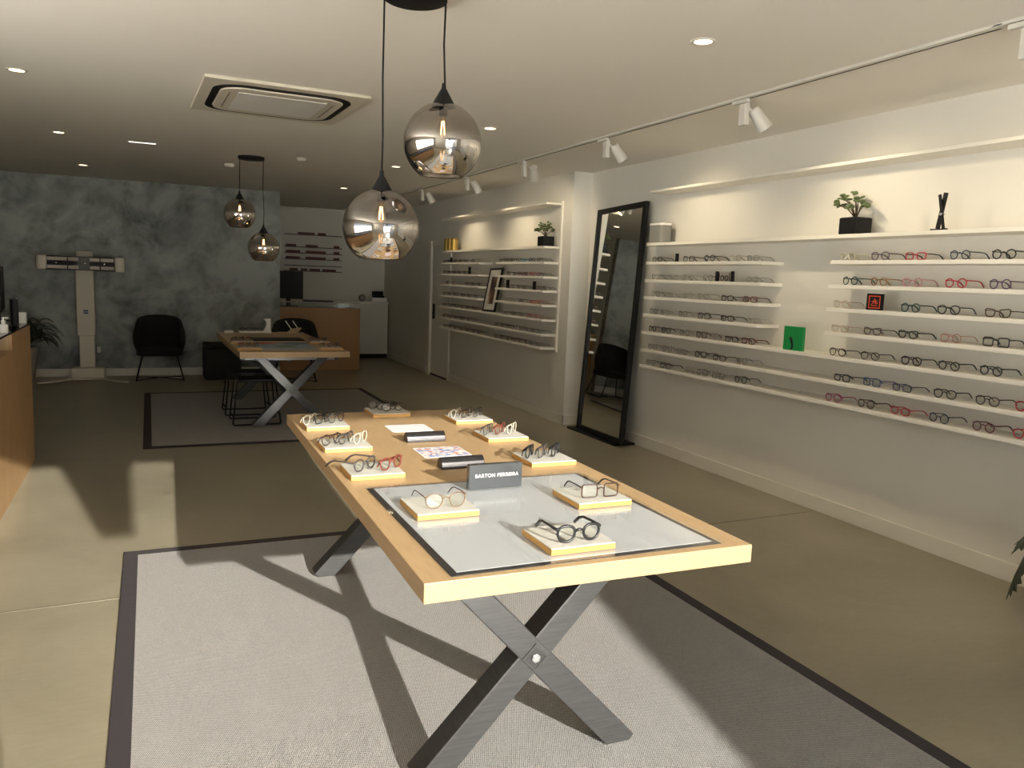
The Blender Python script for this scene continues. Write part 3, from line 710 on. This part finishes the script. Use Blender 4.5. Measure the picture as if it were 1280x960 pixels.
# the framed mat
dm = thing('display_mat', 'white display sheet with black edge under clear glass on the near table', 'mat', (1.163, 2.372, zt), -.004)
mw2, ml2 = .888 / 2, .925 / 2
obj('black_edge', MB().box(-mw2, mw2, -ml2, ml2, 0, .002), mat('black_mat', (.018, .017, .02), .5), dm)
obj('white_sheet', MB().box(-mw2 + .022, mw2 - .02, -ml2 + .022, ml2 - .012, .002, .0032), mat('white_sheet', (.62, .65, .69), .5), dm)
obj('glass_cover', MB().box(-mw2 - .008, mw2 + .008, -ml2 - .012, ml2 + .006, .0036, .0075), MATGLASS, dm)
zm = zt + .0080
rows = [('left side, back row', .812, 4.085), ('left side, middle row', .800, 3.575), ('left side, row nearest the glass', .800, 3.07), ('alone at the back edge', 1.228, 4.395), ('right side, back row', 1.607, 4.095), ('right side, middle row', 1.595, 3.612), ('right side, row nearest the glass', 1.575, 3.085)]
TP = []
for w, x, y in rows:
    TP.append((x, y, tray(x, y, zt, 'birch tray with white top on the near table, ' + w, rz=-.01)))
for w, x, y in (('holding gold-rimmed glasses', .880, 2.485), ('holding tortoiseshell glasses', 1.450, 2.445), ('nearest, holding thick black glasses', 1.143, 2.055)):
    TP.append((x, y, tray(x, y, zm, 'birch tray standing on the glass, ' + w, d=.205, rz=-.005)))
TORT = (.045, .018, .010); CLR = (.52, .47, .40); GLD = (.15, .085, .04); SMK = (.055, .045, .045); REDB = (.16, .035, .025)
CN.update({TORT: 'tortoiseshell', CLR: 'clear', GLD: 'gold-rimmed', SMK: 'smoky grey', REDB: 'red-brown'})
def trio(i, name, items):
    x, y, z = TP[i]
    for dx, dy, rz, k, c, th, fold in items:
        if dx < -.03: pos = 'first'
        elif dx > .03: pos = 'last'
        else: pos = 'middle'
        eyeglasses(k, c, th, (x + dx, y + dy, z + .001), rz, '%s %s eyeglasses, %s on the %s' % (CN[c], k, pos, name), GT, folded=fold, scale=1.06)
q = R(50)
trio(0, 'tray at the back left of the near table', [(-.072, -.01, q, 'panto', CLR, .0016, True), (-.008, -.005, q, 'square', BLK, .0028, True), (.062, -.005, R(40), 'round', SMK, .0022, True)])
trio(1, 'tray at the middle left of the near table', [(-.062, -.03, R(38), 'round', TORT, .0022, True), (.008, -.015, q, 'panto', SMK, .0028, True), (.075, -.015, q, 'panto', CLR, .0018, True)])
trio(2, 'tray left of the sign on the near table', [(-.035, -.035, R(40), 'panto', SMK, .0032, False), (.070, -.04, R(36), 'panto', REDB, .0032, True)])
x, y, z = TP[3]
for k, (dx, dy, c, n) in enumerate(((-.035, .045, TORT, 'rearmost'), (.0, .0, BLK, 'middle'), (.02, -.045, DKB, 'front'))):
    eyeglasses('panto', c, .0026, (x + dx, y + dy, z + .002), R(8), '%s folded panto eyeglasses, %s on the tray at the back edge' % (CN[c], n), GT, folded=True)
trio(4, 'tray at the back right of the near table', [(-.068, 0, R(46), 'panto', CLR, .0018, True), (-.005, 0, R(46), 'square', TORT, .0022, True), (.062, 0, R(46), 'panto', SMK, .0022, True)])
trio(5, 'tray at the middle right of the near table', [(-.065, 0, R(48), 'panto', SMK, .0022, True), (.002, 0, R(46), 'panto', REDB, .0026, True), (.066, 0, R(46), 'panto', CLR, .0018, True)])
trio(6, 'tray right of the sign on the near table', [(-.066, 0, R(50), 'panto', BLK, .0028, True), (-.002, 0, R(48), 'square', SMK, .0024, True), (.064, .005, R(48), 'panto', BLK, .0028, True)])
eyeglasses('panto', GLD, .0016, (.884, 2.428, TP[7][2] + .0005), R(1), 'thin gold-rimmed eyeglasses alone on the left glass-top tray', GT, BRN, scale=1.14)
eyeglasses('square', TORT, .0024, (1.455, 2.392, TP[8][2] + .0005), R(-3), 'tortoiseshell square eyeglasses alone on right glass-top tray', GT, BLK, scale=1.12)
eyeglasses('panto', BLK, .0040, (1.142, 1.985, TP[9][2] + .0005), R(0), 'thick black panto eyeglasses on the tray nearest the camera', GT, scale=1.10)
# cards, cases and the sign
t = tag(obj('information_card', MB().prism(rrect(.218, .19, .018, 4), 0, .0012), mat('white_card', (.78, .78, .82), .6), None, (1.22, 3.947, zt), (0, 0, -.02)), 'plain white rounded card behind the first dark case', 'card')
t = thing('information_card', 'card printed with blue and orange speckles between the dark cases', 'card', (1.20, 3.365, zt), -.02)
obj('sheet', MB().prism(rrect(.222, .205, .012, 4), 0, .0010), mat('white_card', (.78, .78, .82), .6), t)
obj('printed_pattern', MB().prism(rrect(.205, .185, .006, 3), .0010, .0016), CELLS, t)
CASEM = mat('dark_metallic_case', (.055, .052, .055), .28, metal=.75)
for (x, y, rz, lb) in ((1.20, 3.62, 0, 'dark metallic glasses case in front of the plain card'), (1.182, 3.075, .02, 'dark metallic glasses case behind the lettered sign')):
    t = thing('eyeglass_case', lb, 'case', (x, y, zt), rz, 'dark metallic cases on the near table')
    pr = [(-.03, 0)] + [(-.03 + .06 * i / 12, .012 + .034 * math.sin(PI * i / 12) ** .6) for i in range(13)] + [(.03, 0)]
    obj('shell', MB().prism(pr, -.097, .097, Matrix(((0, 0, 1, 0), (1, 0, 0, 0), (0, 1, 0, 0), (0, 0, 0, 1)))), CASEM, t, bevel=.003)
    obj('seam', MB().box(-.0975, .0975, -.0312, -.0302, .016, .0175), BLACKP, t)
sg = thing('name_block', 'smoky acrylic name block with white capital lettering', 'sign', (1.175, 2.70, zm), .0)
obj('block', MB().box(-.108, .108, -.012, .014, 0, .093), mat('smoky_acrylic', (.05, .054, .06), .06, coat=.5), sg, bevel=.0015)
text('lettering', 'BARTON PERREIRA', .0188, mat('white_print', (.85, .85, .85), .5), sg, (.004, -.0128, .050), (R(90), 0, 0))

# ------------------------------------------------------------------ left counter
CXF = -.866
ct = thing('service_counter', 'oak fronted service counter with dark stone top', 'counter', (CXF, 7.35, 0))
# front panel with a long open niche near the top
cm = MB().box(-.02, 0, -6.0, 0, .001, .985).box(-.02, 0, -.94, 0, .985, 1.098).box(-.55, -.02, -.02, 0, .001, 1.098)
obj('front_panel', cm, OAKC, ct)
obj('carcass', MB().box(-.56, -.02, -6.0, -.02, .001, .965).box(-.56, -.10, -6.0, -.02, .985, 1.092), OAKC, ct)
obj('niche_floor', MB().box(-.10, -.02, -6.0, -.94, .965, .985), OAKC, ct)
obj('niche_end', MB().box(-.10, -.02, -.94, -.92, .985, 1.092), wood('sunlit_oak_end', (.7, .52, .3), (.6, .42, .22)), ct)  # paler than the counter oak: sunlight on this end is put into the colour
obj('counter_top', MB().box(-.56, .001, -6.0, -.001, 1.098, 1.112), mat('dark_stone', (.02, .02, .02), .12), ct)
zc = 1.1125
mo = thing('computer_monitor', 'black monitor seen from behind on the oak counter', 'monitor', (-.985, 6.83, zc), R(6))
obj('screen', MB().box(-.02, .02, -.26, .26, .12, .44), BLACKP, mo, bevel=.008); obj('stand', MB().box(-.03, .0, -.03, .03, .01, .2), BLACKP, mo); obj('foot', MB().box(-.09, .07, -.11, .11, 0, .012), BLACKP, mo, bevel=.004)
t = thing('card_terminal', 'upright dark terminal with a bright silver edge on counter', 'terminal', (-.925, 7.02, zc), R(12))
obj('body', MB().prism(rrect(.05, .14, .02, 4), 0, .20), BLACKP, t, bevel=.004); obj('silver_edge', MB().tube([(.02, .055, .004), (.02, .055, .208)], .011, 10), mat('bright_silver', (.75, .75, .75), .2, metal=1), t, smooth=2)
tag(obj('white_box', MB().box(-.035, .035, -.03, .03, 0, .085), WPLAST, None, (-.915, 7.295, zc), bevel=.004), 'small white box at the far end of the oak counter', 'box')
t = thing('pump_bottle', 'small white pump bottle on the counter before the monitor', 'bottle', (-.90, 6.33, zc))
obj('bottle', MB().lathe([(.026, 0), (.028, .006), (.028, .05), (.012, .06), (.012, .07)], 18), WPLAST, t, smooth=2); obj('pump', MB().lathe([(.014, .07), (.014, .082), (.005, .084), (.005, .098)], 12).box(-.006, .03, -.006, .006, .096, .104), WPLAST, t, smooth=2)

# ------------------------------------------------------------------ back wall things
dv = thing('centration_column', 'cream optical measuring column with wide camera bar against slate wall', 'optical device', (-.80, 12.62, 0))
obj('base', MB().box(-.20, .21, -.14, .14, .012, .15), CREAM, dv, bevel=.012)
obj('foot_rail', MB().tube([(-.56, -.60, .012), (-.40, -.54, .014), (-.2, -.30, .016), (.2, -.30, .016), (.40, -.56, .014), (.52, -.62, .012)], .012, 8), CREAM, dv, smooth=True)
obj('foot_plate', MB().box(-.24, .24, -.28, .14, .002, .014), CREAM, dv)
obj('lower_column', MB().box(-.095, .095, -.06, .09, .15, .63), CREAM, dv, bevel=.008)
up = obj('upper_column', MB().box(-.115, .11, -.10, .11, .60, 1.52), CREAM, dv, bevel=.012)
lg = obj('emblem', MB().box(-.027, .027, -.103, -.0995, .905, .955), mat('navy_print', (.02, .02, .16), .4), up)
obj('emblem_band', MB().box(-.025, .025, -.1045, -.1025, .926, .934), WPLAST, lg)
obj('top_cap', MB().prism(rrect(.20, .16, .05, 6), 1.66, 1.76), CREAM, dv, bevel=.012)
hb = obj('camera_bar', MB().box(-.42, .38, -.40, -.28, 1.50, 1.685), BLACKP, dv, bevel=.006)
obj('bar_arm', MB().box(-.07, .06, -.30, .04, 1.52, 1.66), BLACKP, dv)
for x0, x1 in ((-.545, -.42), (.38, .505)): obj('end_cap', MB().prism(rrect(.12, .15, .04, 6, (x0 + x1) / 2, -.34), 1.493, 1.69), CREAM, dv, bevel=.014)
for x0, x1 in ((-.415, -.185), (-.17, -.052), (.085, .20), (.215, .375)):
    for z0, z1 in ((1.515, 1.56), (1.622, 1.668)): obj('light_panel', MB().box(x0, x1, -.405, -.399, z0, z1), mat('diffuser_panel', (.55, .5, .43), .5), hb)
gl = mat('camera_glass', (.03, .03, .035), .03); obj('camera_window', MB().box(-.05, .083, -.407, -.399, 1.505, 1.68), gl, hb)
for x in (-.31, .26, .03): obj('camera_lens', MB().lathe([(.010, 0), (.010, .006), (.004, .008)], 12, Matrix.Translation((x, -.405, 1.591)) @ Matrix.Rotation(R(90), 4, 'X')), mat('bright_dot', (.9, .9, .9), .2, metal=.8), hb)
so = thing('wall_socket', 'small white socket low on the slate wall beside the column', 'socket', (-.672, YB, .38))
obj('plate', MB().box(-.02, .03, -.012, 0, -.045, .045), WPLAST, so, bevel=.003); obj('switch', MB().box(-.004, .012, -.016, -.012, -.015, .015), WPLAST, so)

def leaf(mb, base, dirv, length, width, droop, n=7):
    d = Vector(dirv).normalized(); side = d.cross(Vector((0, 0, 1)))
    if side.length < .01: side = Vector((1, 0, 0))
    side.normalize(); p = Vector(base); vs = []; st = length / n
    for i in range(n + 1):
        t = i / n; w = width * math.sin(PI * min(.97, max(.06, t * .93 + .05))) * .5
        vs += [tuple(p - side * w + Vector((0, 0, -.004))), tuple(p + Vector((0, 0, .004))), tuple(p + side * w + Vector((0, 0, -.004)))]
        d = (d + Vector((0, 0, -droop / n))).normalized(); p = p + d * st
    k = len(vs); vs += [(a, b, c - .0025) for a, b, c in vs]
    fs = []
    for i in range(n):
        for j in (0, 1):
            a = i * 3 + j; fs.append((a, a + 1, a + 4, a + 3)); fs.append((k + a, k + a + 3, k + a + 4, k + a + 1))
        for a in (i * 3, ): fs.append((a, a + 3, k + a + 3, k + a))
        a = i * 3 + 2; fs.append((a, k + a, k + a + 3, a + 3))
    mb.add(vs, fs)
pt = thing('potted_dracaena', 'dark long-leaved plant in tall pale pot behind the counter', 'plant', (-1.56, 12.28, 0))
obj('pot', MB().lathe([(.13, 0), (.15, .01), (.205, .47), (.195, .475), (.185, .44)], 28), mat('pale_pot', (.30, .29, .25), .6), pt, smooth=2)
obj('soil', MB().lathe([(.18, .43), (.18, .44)], 24), SOIL, pt)
stm = MB(); lv = MB(); rn = random.Random(4)
for i in range(7):
    a = i * .9 + .2; p0 = (.05 * math.cos(a), .05 * math.sin(a), .43); p1 = (.14 * math.cos(a) + .1, .12 * math.sin(a), .62 + .06 * (i % 3)); stm.tube([p0, ((p0[0] + p1[0]) / 2, (p0[1] + p1[1]) / 2, .55), p1], .008, 6)
    for k in range(9):
        b = k * 2.4 + i; leaf(lv, (p1[0], p1[1], p1[2] - .02 * k + .08), (math.cos(b) * .8, math.sin(b) * .55, rn.uniform(.3, 1.1)), rn.uniform(.24, .38), .034, rn.uniform(1.4, 2.8))
obj('stems', stm, BARK, pt, smooth=True); obj('foliage', lv, DARK_L, pt)

# armchairs
def armchair(x, y, rz, label):
    t = thing('lounge_chair', label, 'chair', (x, y, 0), rz, 'black upholstered wire-leg chairs')
    sh = MB(); nU, nV = 26, 9; vs = []; fs = []
    def prof(u, v, off):
        a = R(-25 + 230 * u)             # round the back from one arm to the other
        arm = math.sin(PI * u) ** .5
        z0 = .37; z1 = .60 + .30 * max(0, math.sin(PI * u)) ** .35 - (.06 if abs(u - .5) > .42 else 0)
        z = z0 + (z1 - z0) * v
        rx = .27 + .10 * math.sin(min(1, v * 1.5) * PI / 2) - .075 * v * v + off; ry = .27 + .04 * v + .03 * v * v + off
        return (rx * math.cos(a), .02 + ry * math.sin(a) * .95, z)
    for off in (0, -.045):
        for j in range(nV + 1):
            for i in range(nU + 1): vs.append(prof(i / nU, j / nV, off))
    q = (nU + 1) * (nV + 1)
    for j in range(nV):
        for i in range(nU):
            a = j * (nU + 1) + i; fs.append((a, a + 1, a + nU + 2, a + nU + 1)); fs.append((q + a, q + a + nU + 1, q + a + nU + 2, q + a + 1))
    for i in range(nU):
        a = nV * (nU + 1) + i; fs.append((a, a + 1, q + a + 1, q + a)); fs.append((i, q + i, q + i + 1, i + 1))
    for j in range(nV):
        for i in (0, nU):
            a = j * (nU + 1) + i; fs.append((a, a + nU + 1, q + a + nU + 1, q + a))
    obj('shell', sh.add(vs, fs), BLACKF, t, smooth=True)
    obj('seat', MB().prism(rrect(.60, .54, .14, 6, 0, -.03), .355, .455), BLACKF, t, bevel=.03, bseg=3)
    for sx in (-1, 1):
        obj('sled_leg', MB().tube([(sx * .22, -.22, .36), (sx * .30, -.26, .03), (sx * .305, -.24, .012), (sx * .305, .22, .012), (sx * .30, .25, .03), (sx * .22, .19, .36)], .009, 8), BLACKM, t, smooth=True)
    obj('cross_bar', MB().tube([(-.30, -.2, .014), (0, 0, .03), (.30, .19, .014)], .007, 6).tube([(-.30, .19, .014), (0, 0, .03), (.30, -.2, .014)], .007, 6), BLACKM, t, smooth=True)
armchair(.125, 12.33, 0, 'black upholstered lounge chair against the slate wall, fully visible')
armchair(1.93, 11.95, R(-8), 'black lounge chair behind the far table, mostly hidden')
po = thing('ottoman', 'dark square fabric pouf on floor beside the far table', 'ottoman', (.955, 12.36, 0))
obj('body', MB().box(-.25, .25, -.25, .25, .003, .46), CHARF, po, bevel=.03, bseg=3); obj('lid_cushion', MB().box(-.25, .25, -.25, .25, .462, .515), CHARF, po, bevel=.02, bseg=3)

def stool(x, y, label):
    t = thing('wire_stool', label, 'stool', (x, y, .008), 0, 'black wire stools beside the far table')
    obj('seat', MB().box(-.185, .185, -.17, .17, .455, .475), BLACKP, t, bevel=.006)
    for yy in (-.16, .16):
        obj('leg_frame', MB().tube([(-.19, yy, .448), (-.235, yy * 1.25, .02), (-.23, yy * 1.25, .012), (.23, yy * 1.25, .012), (.235, yy * 1.25, .02), (.19, yy, .448)], .0085, 8, True), BLACKM, t, smooth=True)
    obj('side_bar', MB().tube([(-.232, -.19, .10), (-.232, .19, .10)], .007, 6).tube([(.232, -.19, .10), (.232, .19, .10)], .007, 6), BLACKM, t, smooth=True)
stool(.99, 8.64, 'black wire-framed stool, the nearer one, at the far table')
stool(.965, 9.25, 'black wire-framed stool, the further one, at the far table')

# desk in the back room
dk = thing('reception_desk', 'orange oak fronted desk at the entrance to back room', 'desk', (2.515, 13.15, 0))
obj('front_panel', MB().box(-.66, .67, 0, .03, .001, 1.02), wood('orange_oak', (.36, .19, .065), (.30, .15, .05), stretch=(.6, 9, 9), scale=9), dk)
obj('body', MB().box(-.66, .67, .03, .7, .001, .99), OAKC, dk)
obj('desk_top', MB().box(-.66, .67, .03, .72, .99, 1.015), mat('pale_top', (.4, .39, .35), .4), dk)
obj('glass_upstand', MB().box(-.655, .52, .032, .04, 1.02, 1.10), clear('frosted_upstand', (.8, .84, .8), .03, .1), dk)
obj('ledge', MB().box(-.5, .67, .03, .3, 1.095, 1.112), mat('pale_top', (.4, .39, .35), .4), dk)
mo = thing('computer_monitor', 'large black monitor on the back room desk', 'monitor', (2.13, 13.60, 1.016), R(-6))
obj('screen', MB().box(-.27, .20, -.02, .02, .13, .58), BLACKP, mo, bevel=.006); obj('stand', MB().box(-.07, .0, .0, .03, .01, .2), BLACKP, mo); obj('foot', MB().box(-.18, .12, -.09, .09, 0, .012), BLACKP, mo, bevel=.004)
tag(obj('keyboard', MB().box(-.24, .24, -.06, .06, 0, .02), BLACKP, None, (2.52, 13.30, 1.1125), bevel=.004), 'flat black keyboard lying on the back room desk ledge', 'keyboard')
bc = thing('base_cabinet', 'white bench cabinet along the end wall of back room', 'cabinet', (3.42, 15.0, 0))
obj('body', MB().box(-1.2, .75, 0, .40, .08, 1.04), WHITE, bc); obj('plinth', MB().box(-1.2, .75, .04, .40, .001, .08), BLACKP, bc)
obj('worktop', MB().box(-1.2, .76, -.02, .415, 1.04, 1.075), TRIM, bc, bevel=.003)
for x0, x1 in ((-1.19, -.56), (-.555, .09), (.095, .745)): obj('cabinet_door', MB().box(x0, x1, -.018, 0, .09, 1.03), WHITE, bc, bevel=.002)
t = thing('desk_clock', 'small round clock on the back room bench', 'clock', (3.70, 15.12, 1.076))
obj('case', MB().lathe([(.062, -.02), (.065, 0), (.062, .02)], 24, Matrix.Translation((0, 0, .066)) @ Matrix.Rotation(R(90), 4, 'X')), BLACKP, t, smooth=2); obj('dial', MB().lathe([(.052, .0205), (.052, .022)], 24, Matrix.Translation((0, 0, .066)) @ Matrix.Rotation(R(90), 4, 'X')), mat('grey_dial', (.3, .29, .27), .5), t)
t = thing('storage_box', 'white box with dark glasses case on top, back room bench', 'box', (4.02, 15.15, 1.076))
obj('box', MB().box(-.14, .15, -.08, .08, 0, .075), WPLAST, t, bevel=.004)
t2 = thing('eyeglass_case', 'dark open glasses case on the white box in back room', 'case', (4.02, 15.15, 1.1525))
obj('tray', MB().box(-.11, .11, -.05, .05, 0, .04), BLACKP, t2, bevel=.008); obj('lid', MB().box(-.11, .11, .05, .07, .02, .12), BLACKP, t2, bevel=.008)
# thin dark red rails
RR = mat('dark_red_metal', (.055, .012, .012), .5); RB = mat('dark_red_case', (.10, .018, .015), .5)
rails = [(2.274, [(2.538, 2.846), (2.906, 3.055)]), (2.047, [(2.321, 2.509), (2.684, 2.906), (3.205, 3.311)]), (1.936, [(2.321, 2.582), (2.684, 3.055), (3.205, 3.311)]), (1.824, [(2.321, 2.582), (2.684, 3.055), (3.205, 3.311)]), (1.705, []), (1.605, [(2.393, 2.538), (2.596, 2.714), (2.757, 2.95), (2.995, 3.25)])]
rn_ = ['topmost', 'second', 'third', 'fourth', 'empty fifth', 'lowest']
for (z, bl), w in zip(rails, rn_):
    tag(obj('wall_rail', MB().box(2.29, 3.36, -.055, -.001, -.007, .007), RR, None, (0, YE, z)), 'thin dark red rail on the end wall, %s one' % w, 'rail', 'dark red rails in the back room')
    for k, (a, b) in enumerate(bl):
        t = tag(obj('red_case', MB().box(-(b - a) / 2, (b - a) / 2, -.02, .02, 0, .04), RB, None, ((a + b) / 2, YE - .03, z + .0075), bevel=.004), 'dark red case row, %s along the %s rail of end wall' % (ORD[k], w), 'case', 'dark red cases on the rails')

# ------------------------------------------------------------------ things on the far table
G2 = 'eyeglasses on the far table'
t = thing('display_holder', 'white stepped display stand with upright back on far table', 'stand', (1.21, 10.50, zt), R(3))
obj('base', MB().box(-.19, .19, -.06, .06, 0, .024), WPLAST, t, bevel=.002); obj('upright', MB().prism([(.10, .02), (.185, .02), (.185, .18), (.10, .18), (.13, .13), (.13, .1)], -.05, -.01, Matrix(((1, 0, 0, 0), (0, 0, 1, 0), (0, 1, 0, 0), (0, 0, 0, 1)))), WPLAST, t)
for i, dx in enumerate((-.12, .02)):
    eyeglasses('rectangular', BLK, .0026, (1.21 + dx, 10.47, zt + .025), R(5), 'black rectangular eyeglasses on the white stepped stand, %s' % ('outer pair' if i == 0 else 'pair by the upright'), G2, folded=True)
tag(obj('white_box', MB().box(-.05, .05, -.03, .03, 0, .03), WPLAST, None, (.89, 10.44, zt), bevel=.002), 'tiny white box on far corner of the far table', 'box')
t = thing('tilted_stand', 'tilted pale wooden stand with two white strips on far table', 'stand', (1.60, 10.45, zt))
obj('base', MB().box(-.12, .12, -.06, .06, 0, .012), OAK, t); obj('ramp', MB().prism([(0, .012), (.12, .012), (.17, .07), (.06, .055)], -.05, .05, Matrix(((1, 0, 0, 0), (0, 0, 1, 0), (0, 1, 0, 0), (0, 0, 0, 1)))), OAK, t)
for x in (.0, .09): obj('white_strip', MB().tube([(x - .03, -.02, .16), (x + .045, -.02, .05)], .007, 6), WPLAST, t)
tag(obj('table_mat', MB().box(-.28, .28, -.17, .17, 0, .012), BLACKP, None, (1.33, 9.45, zt), bevel=.002), 'dark flat mat across the far table', 'mat')
tag(obj('display_mat', MB().box(-.28, .28, -.36, .36, 0, .003), mat('grey_blue_sheet', (.30, .36, .42), .4), None, (1.30, 8.62, zt)), 'pale blue grey sheet at the near end of far table', 'mat')
tag(obj('leaflet', MB().prism([(-.12, .05), (.02, .10), (.13, -.03), (-.05, -.08)], 0, .004), mat('red_leaflet', (.45, .05, .02), .5), None, (1.12, 8.93, zt + .0035)), 'red orange leaflet on the far table sheet', 'leaflet')
tag(obj('leaflet', MB().prism([(-.14, .0), (.0, .10), (.16, .02), (.02, -.10)], 0, .004), mat('blue_leaflet', (.05, .18, .30), .5), None, (1.42, 8.90, zt + .0035)), 'blue leaflet on the far table sheet', 'leaflet')
tag(obj('leaflet', MB().prism([(-.11, .0), (-.02, .05), (.13, .02), (.0, -.06)], 0, .004), mat('green_leaflet', (.12, .25, .03), .5), None, (1.27, 8.55, zt + .0035)), 'bright green leaflet at near end of far table sheet', 'leaflet')
for k, (x, y, w) in enumerate(((.90, 8.32, 'near left corner'), (.90, 9.02, 'left edge'), (1.70, 8.30, 'near right corner'), (1.72, 9.02, 'right edge'))):
    t = thing('display_tray', 'small birch tray of glasses on the far table, ' + w, 'tray', (x, y, zt), 0, 'birch trays on the far table')
    obj('base', MB().box(-.115, .115, -.10, .10, 0, .017), TRAYW, t); obj('top_sheet', MB().box(-.114, .114, -.099, .099, .017, .02), TRAYT, t)
    for j, dx in enumerate((-.07, 0, .07)):
        eyeglasses('panto', (MAR, BRN, DKB)[(j + k) % 3], .0024, (x + dx, y, zt + .021), R(60), '%s eyeglasses, %s of three on far table tray, %s' % (CN[(MAR, BRN, DKB)[(j + k) % 3]], ['first', 'second', 'third'][j], w), G2, folded=True)

# ------------------------------------------------------------------ plant at the front right
pl = thing('potted_monstera', 'dark broad-leaved plant by the white wall at the right', 'plant', (4.13, 2.165, 0))
obj('pot', MB().lathe([(.13, 0), (.15, .01), (.17, .30), (.16, .305), (.15, .28)], 28), BLACKP, pl, smooth=2); obj('soil', MB().lathe([(.148, .27), (.148, .28)], 24), SOIL, pl)
sm = MB()
def bigleaf(mb, base, d, up, L, W):
    d = Vector(d).normalized(); s = d.cross(Vector(up)).normalized(); nrm = s.cross(d)
    O = [(0, 0), (.18, .10), (.38, .12), (.5, .30), (.42, .42), (.56, .52), (.40, .60), (.5, .74), (.30, .76), (.30, .9), (.12, .86), (0, 1.05)]
    pts = O + [(-a, b) for a, b in reversed(O[1:-1])]
    vs = [tuple(Vector(base) + s * (a * W) + d * (b * L) + nrm * (-.12 * L * (a * a * 3 + b * b * .8))) for a, b in pts]
    c = tuple(Vector(base) + d * (.5 * L) - nrm * (.02 * L)); n = len(vs)
    v2 = [(x - nrm.x * .003, y - nrm.y * .003, z - nrm.z * .003) for x, y, z in vs]; c2 = tuple(Vector(c) - nrm * .003)
    mb.add(vs + [c] + v2 + [c2], [(i, (i + 1) % n, n) for i in range(n)] + [(n + 1 + (i + 1) % n, n + 1 + i, 2 * n + 1) for i in range(n)] + [(i, n + 1 + i, n + 1 + (i + 1) % n, (i + 1) % n) for i in range(n)])
bl_ = MB(); rn = random.Random(11)
for (tx, ty, tz, dx, dy, dz) in ((.06, .30, .50, -.1, .9, -.9), (.02, .34, .38, .05, .5, -1), (-.02, .36, .29, -.3, .3, -1.2), (.10, .28, .36, .1, .4, -1), (-.12, .2, .55, -.5, .3, -.6), (-.2, .0, .6, -.8, .1, -.4), (.0, -.15, .62, 0, -.8, -.4), (.14, .05, .68, .2, .3, -.3), (-.1, -.1, .7, -.5, -.5, .0)):
    sm.tube([(0, 0, .28), (tx * .5, ty * .5, tz * .6 + .25), (tx, ty, tz)], .006, 6)
    bigleaf(bl_, (tx, ty, tz), (dx, dy, dz), (-.3, .5, 1), .25, .17)
obj('stems', sm, DARK_L, pl, smooth=True); obj('foliage', bl_, DARK_L, pl)

# ------------------------------------------------------------------ light
el, az = R(15.9), R(10.6)
sd = Vector((math.cos(el) * math.sin(az), -math.cos(el) * math.cos(az), math.sin(el)))   # towards the sun
S = bpy.data.lights.new('sun', 'SUN'); S.energy = 10.8; S.angle = R(.53); S.color = (1, .93, .82)
so_ = bpy.data.objects.new('sun', S); COL.objects.link(so_); so_.rotation_euler = sd.to_track_quat('Z', 'Y').to_euler(); so_.location = (2, -8, 5)
w = bpy.data.worlds.new('sky'); sc.world = w; w.use_nodes = True; nt = w.node_tree
bg = nt.nodes['Background']; tc = nt.nodes.new('ShaderNodeTexCoord'); sx = nt.nodes.new('ShaderNodeSeparateXYZ'); rp = nt.nodes.new('ShaderNodeValToRGB')
mrn = nt.nodes.new('ShaderNodeMapRange'); mrn.inputs['From Min'].default_value = -1; mrn.inputs['From Max'].default_value = 1
nt.links.new(tc.outputs['Generated'], sx.inputs[0]); nt.links.new(sx.outputs['Z'], mrn.inputs[0]); nt.links.new(mrn.outputs[0], rp.inputs[0]); nt.links.new(rp.outputs[0], bg.inputs[0])
e = rp.color_ramp.elements; e[0].position = .0; e[0].color = (1, .91, .80, 1); e[1].position = 1; e[1].color = (.025, .03, .045, 1)
for p_, c_ in ((.25, (1, .92, .82, 1)), (.36, (.46, .43, .39, 1)), (.485, (.46, .44, .41, 1)), (.515, (.035, .038, .042, 1)), (.60, (.025, .03, .04, 1))):
    x = e.new(p_); x.color = c_
bg.inputs[1].default_value = 24.0

# ------------------------------------------------------------------ colour management and sampling
vs = sc.view_settings; vs.view_transform = 'Standard'; vs.look = 'None'; vs.gamma = 1; vs.use_curve_mapping = False; vs.exposure = 0.22
cy = sc.cycles
cy.use_denoising = True; cy.max_bounces = 10; cy.diffuse_bounces = 6; cy.glossy_bounces = 5; cy.transparent_max_bounces = 24; cy.transmission_bounces = 6
cy.sample_clamp_indirect = 12; cy.caustics_reflective = True; cy.blur_glossy = .3
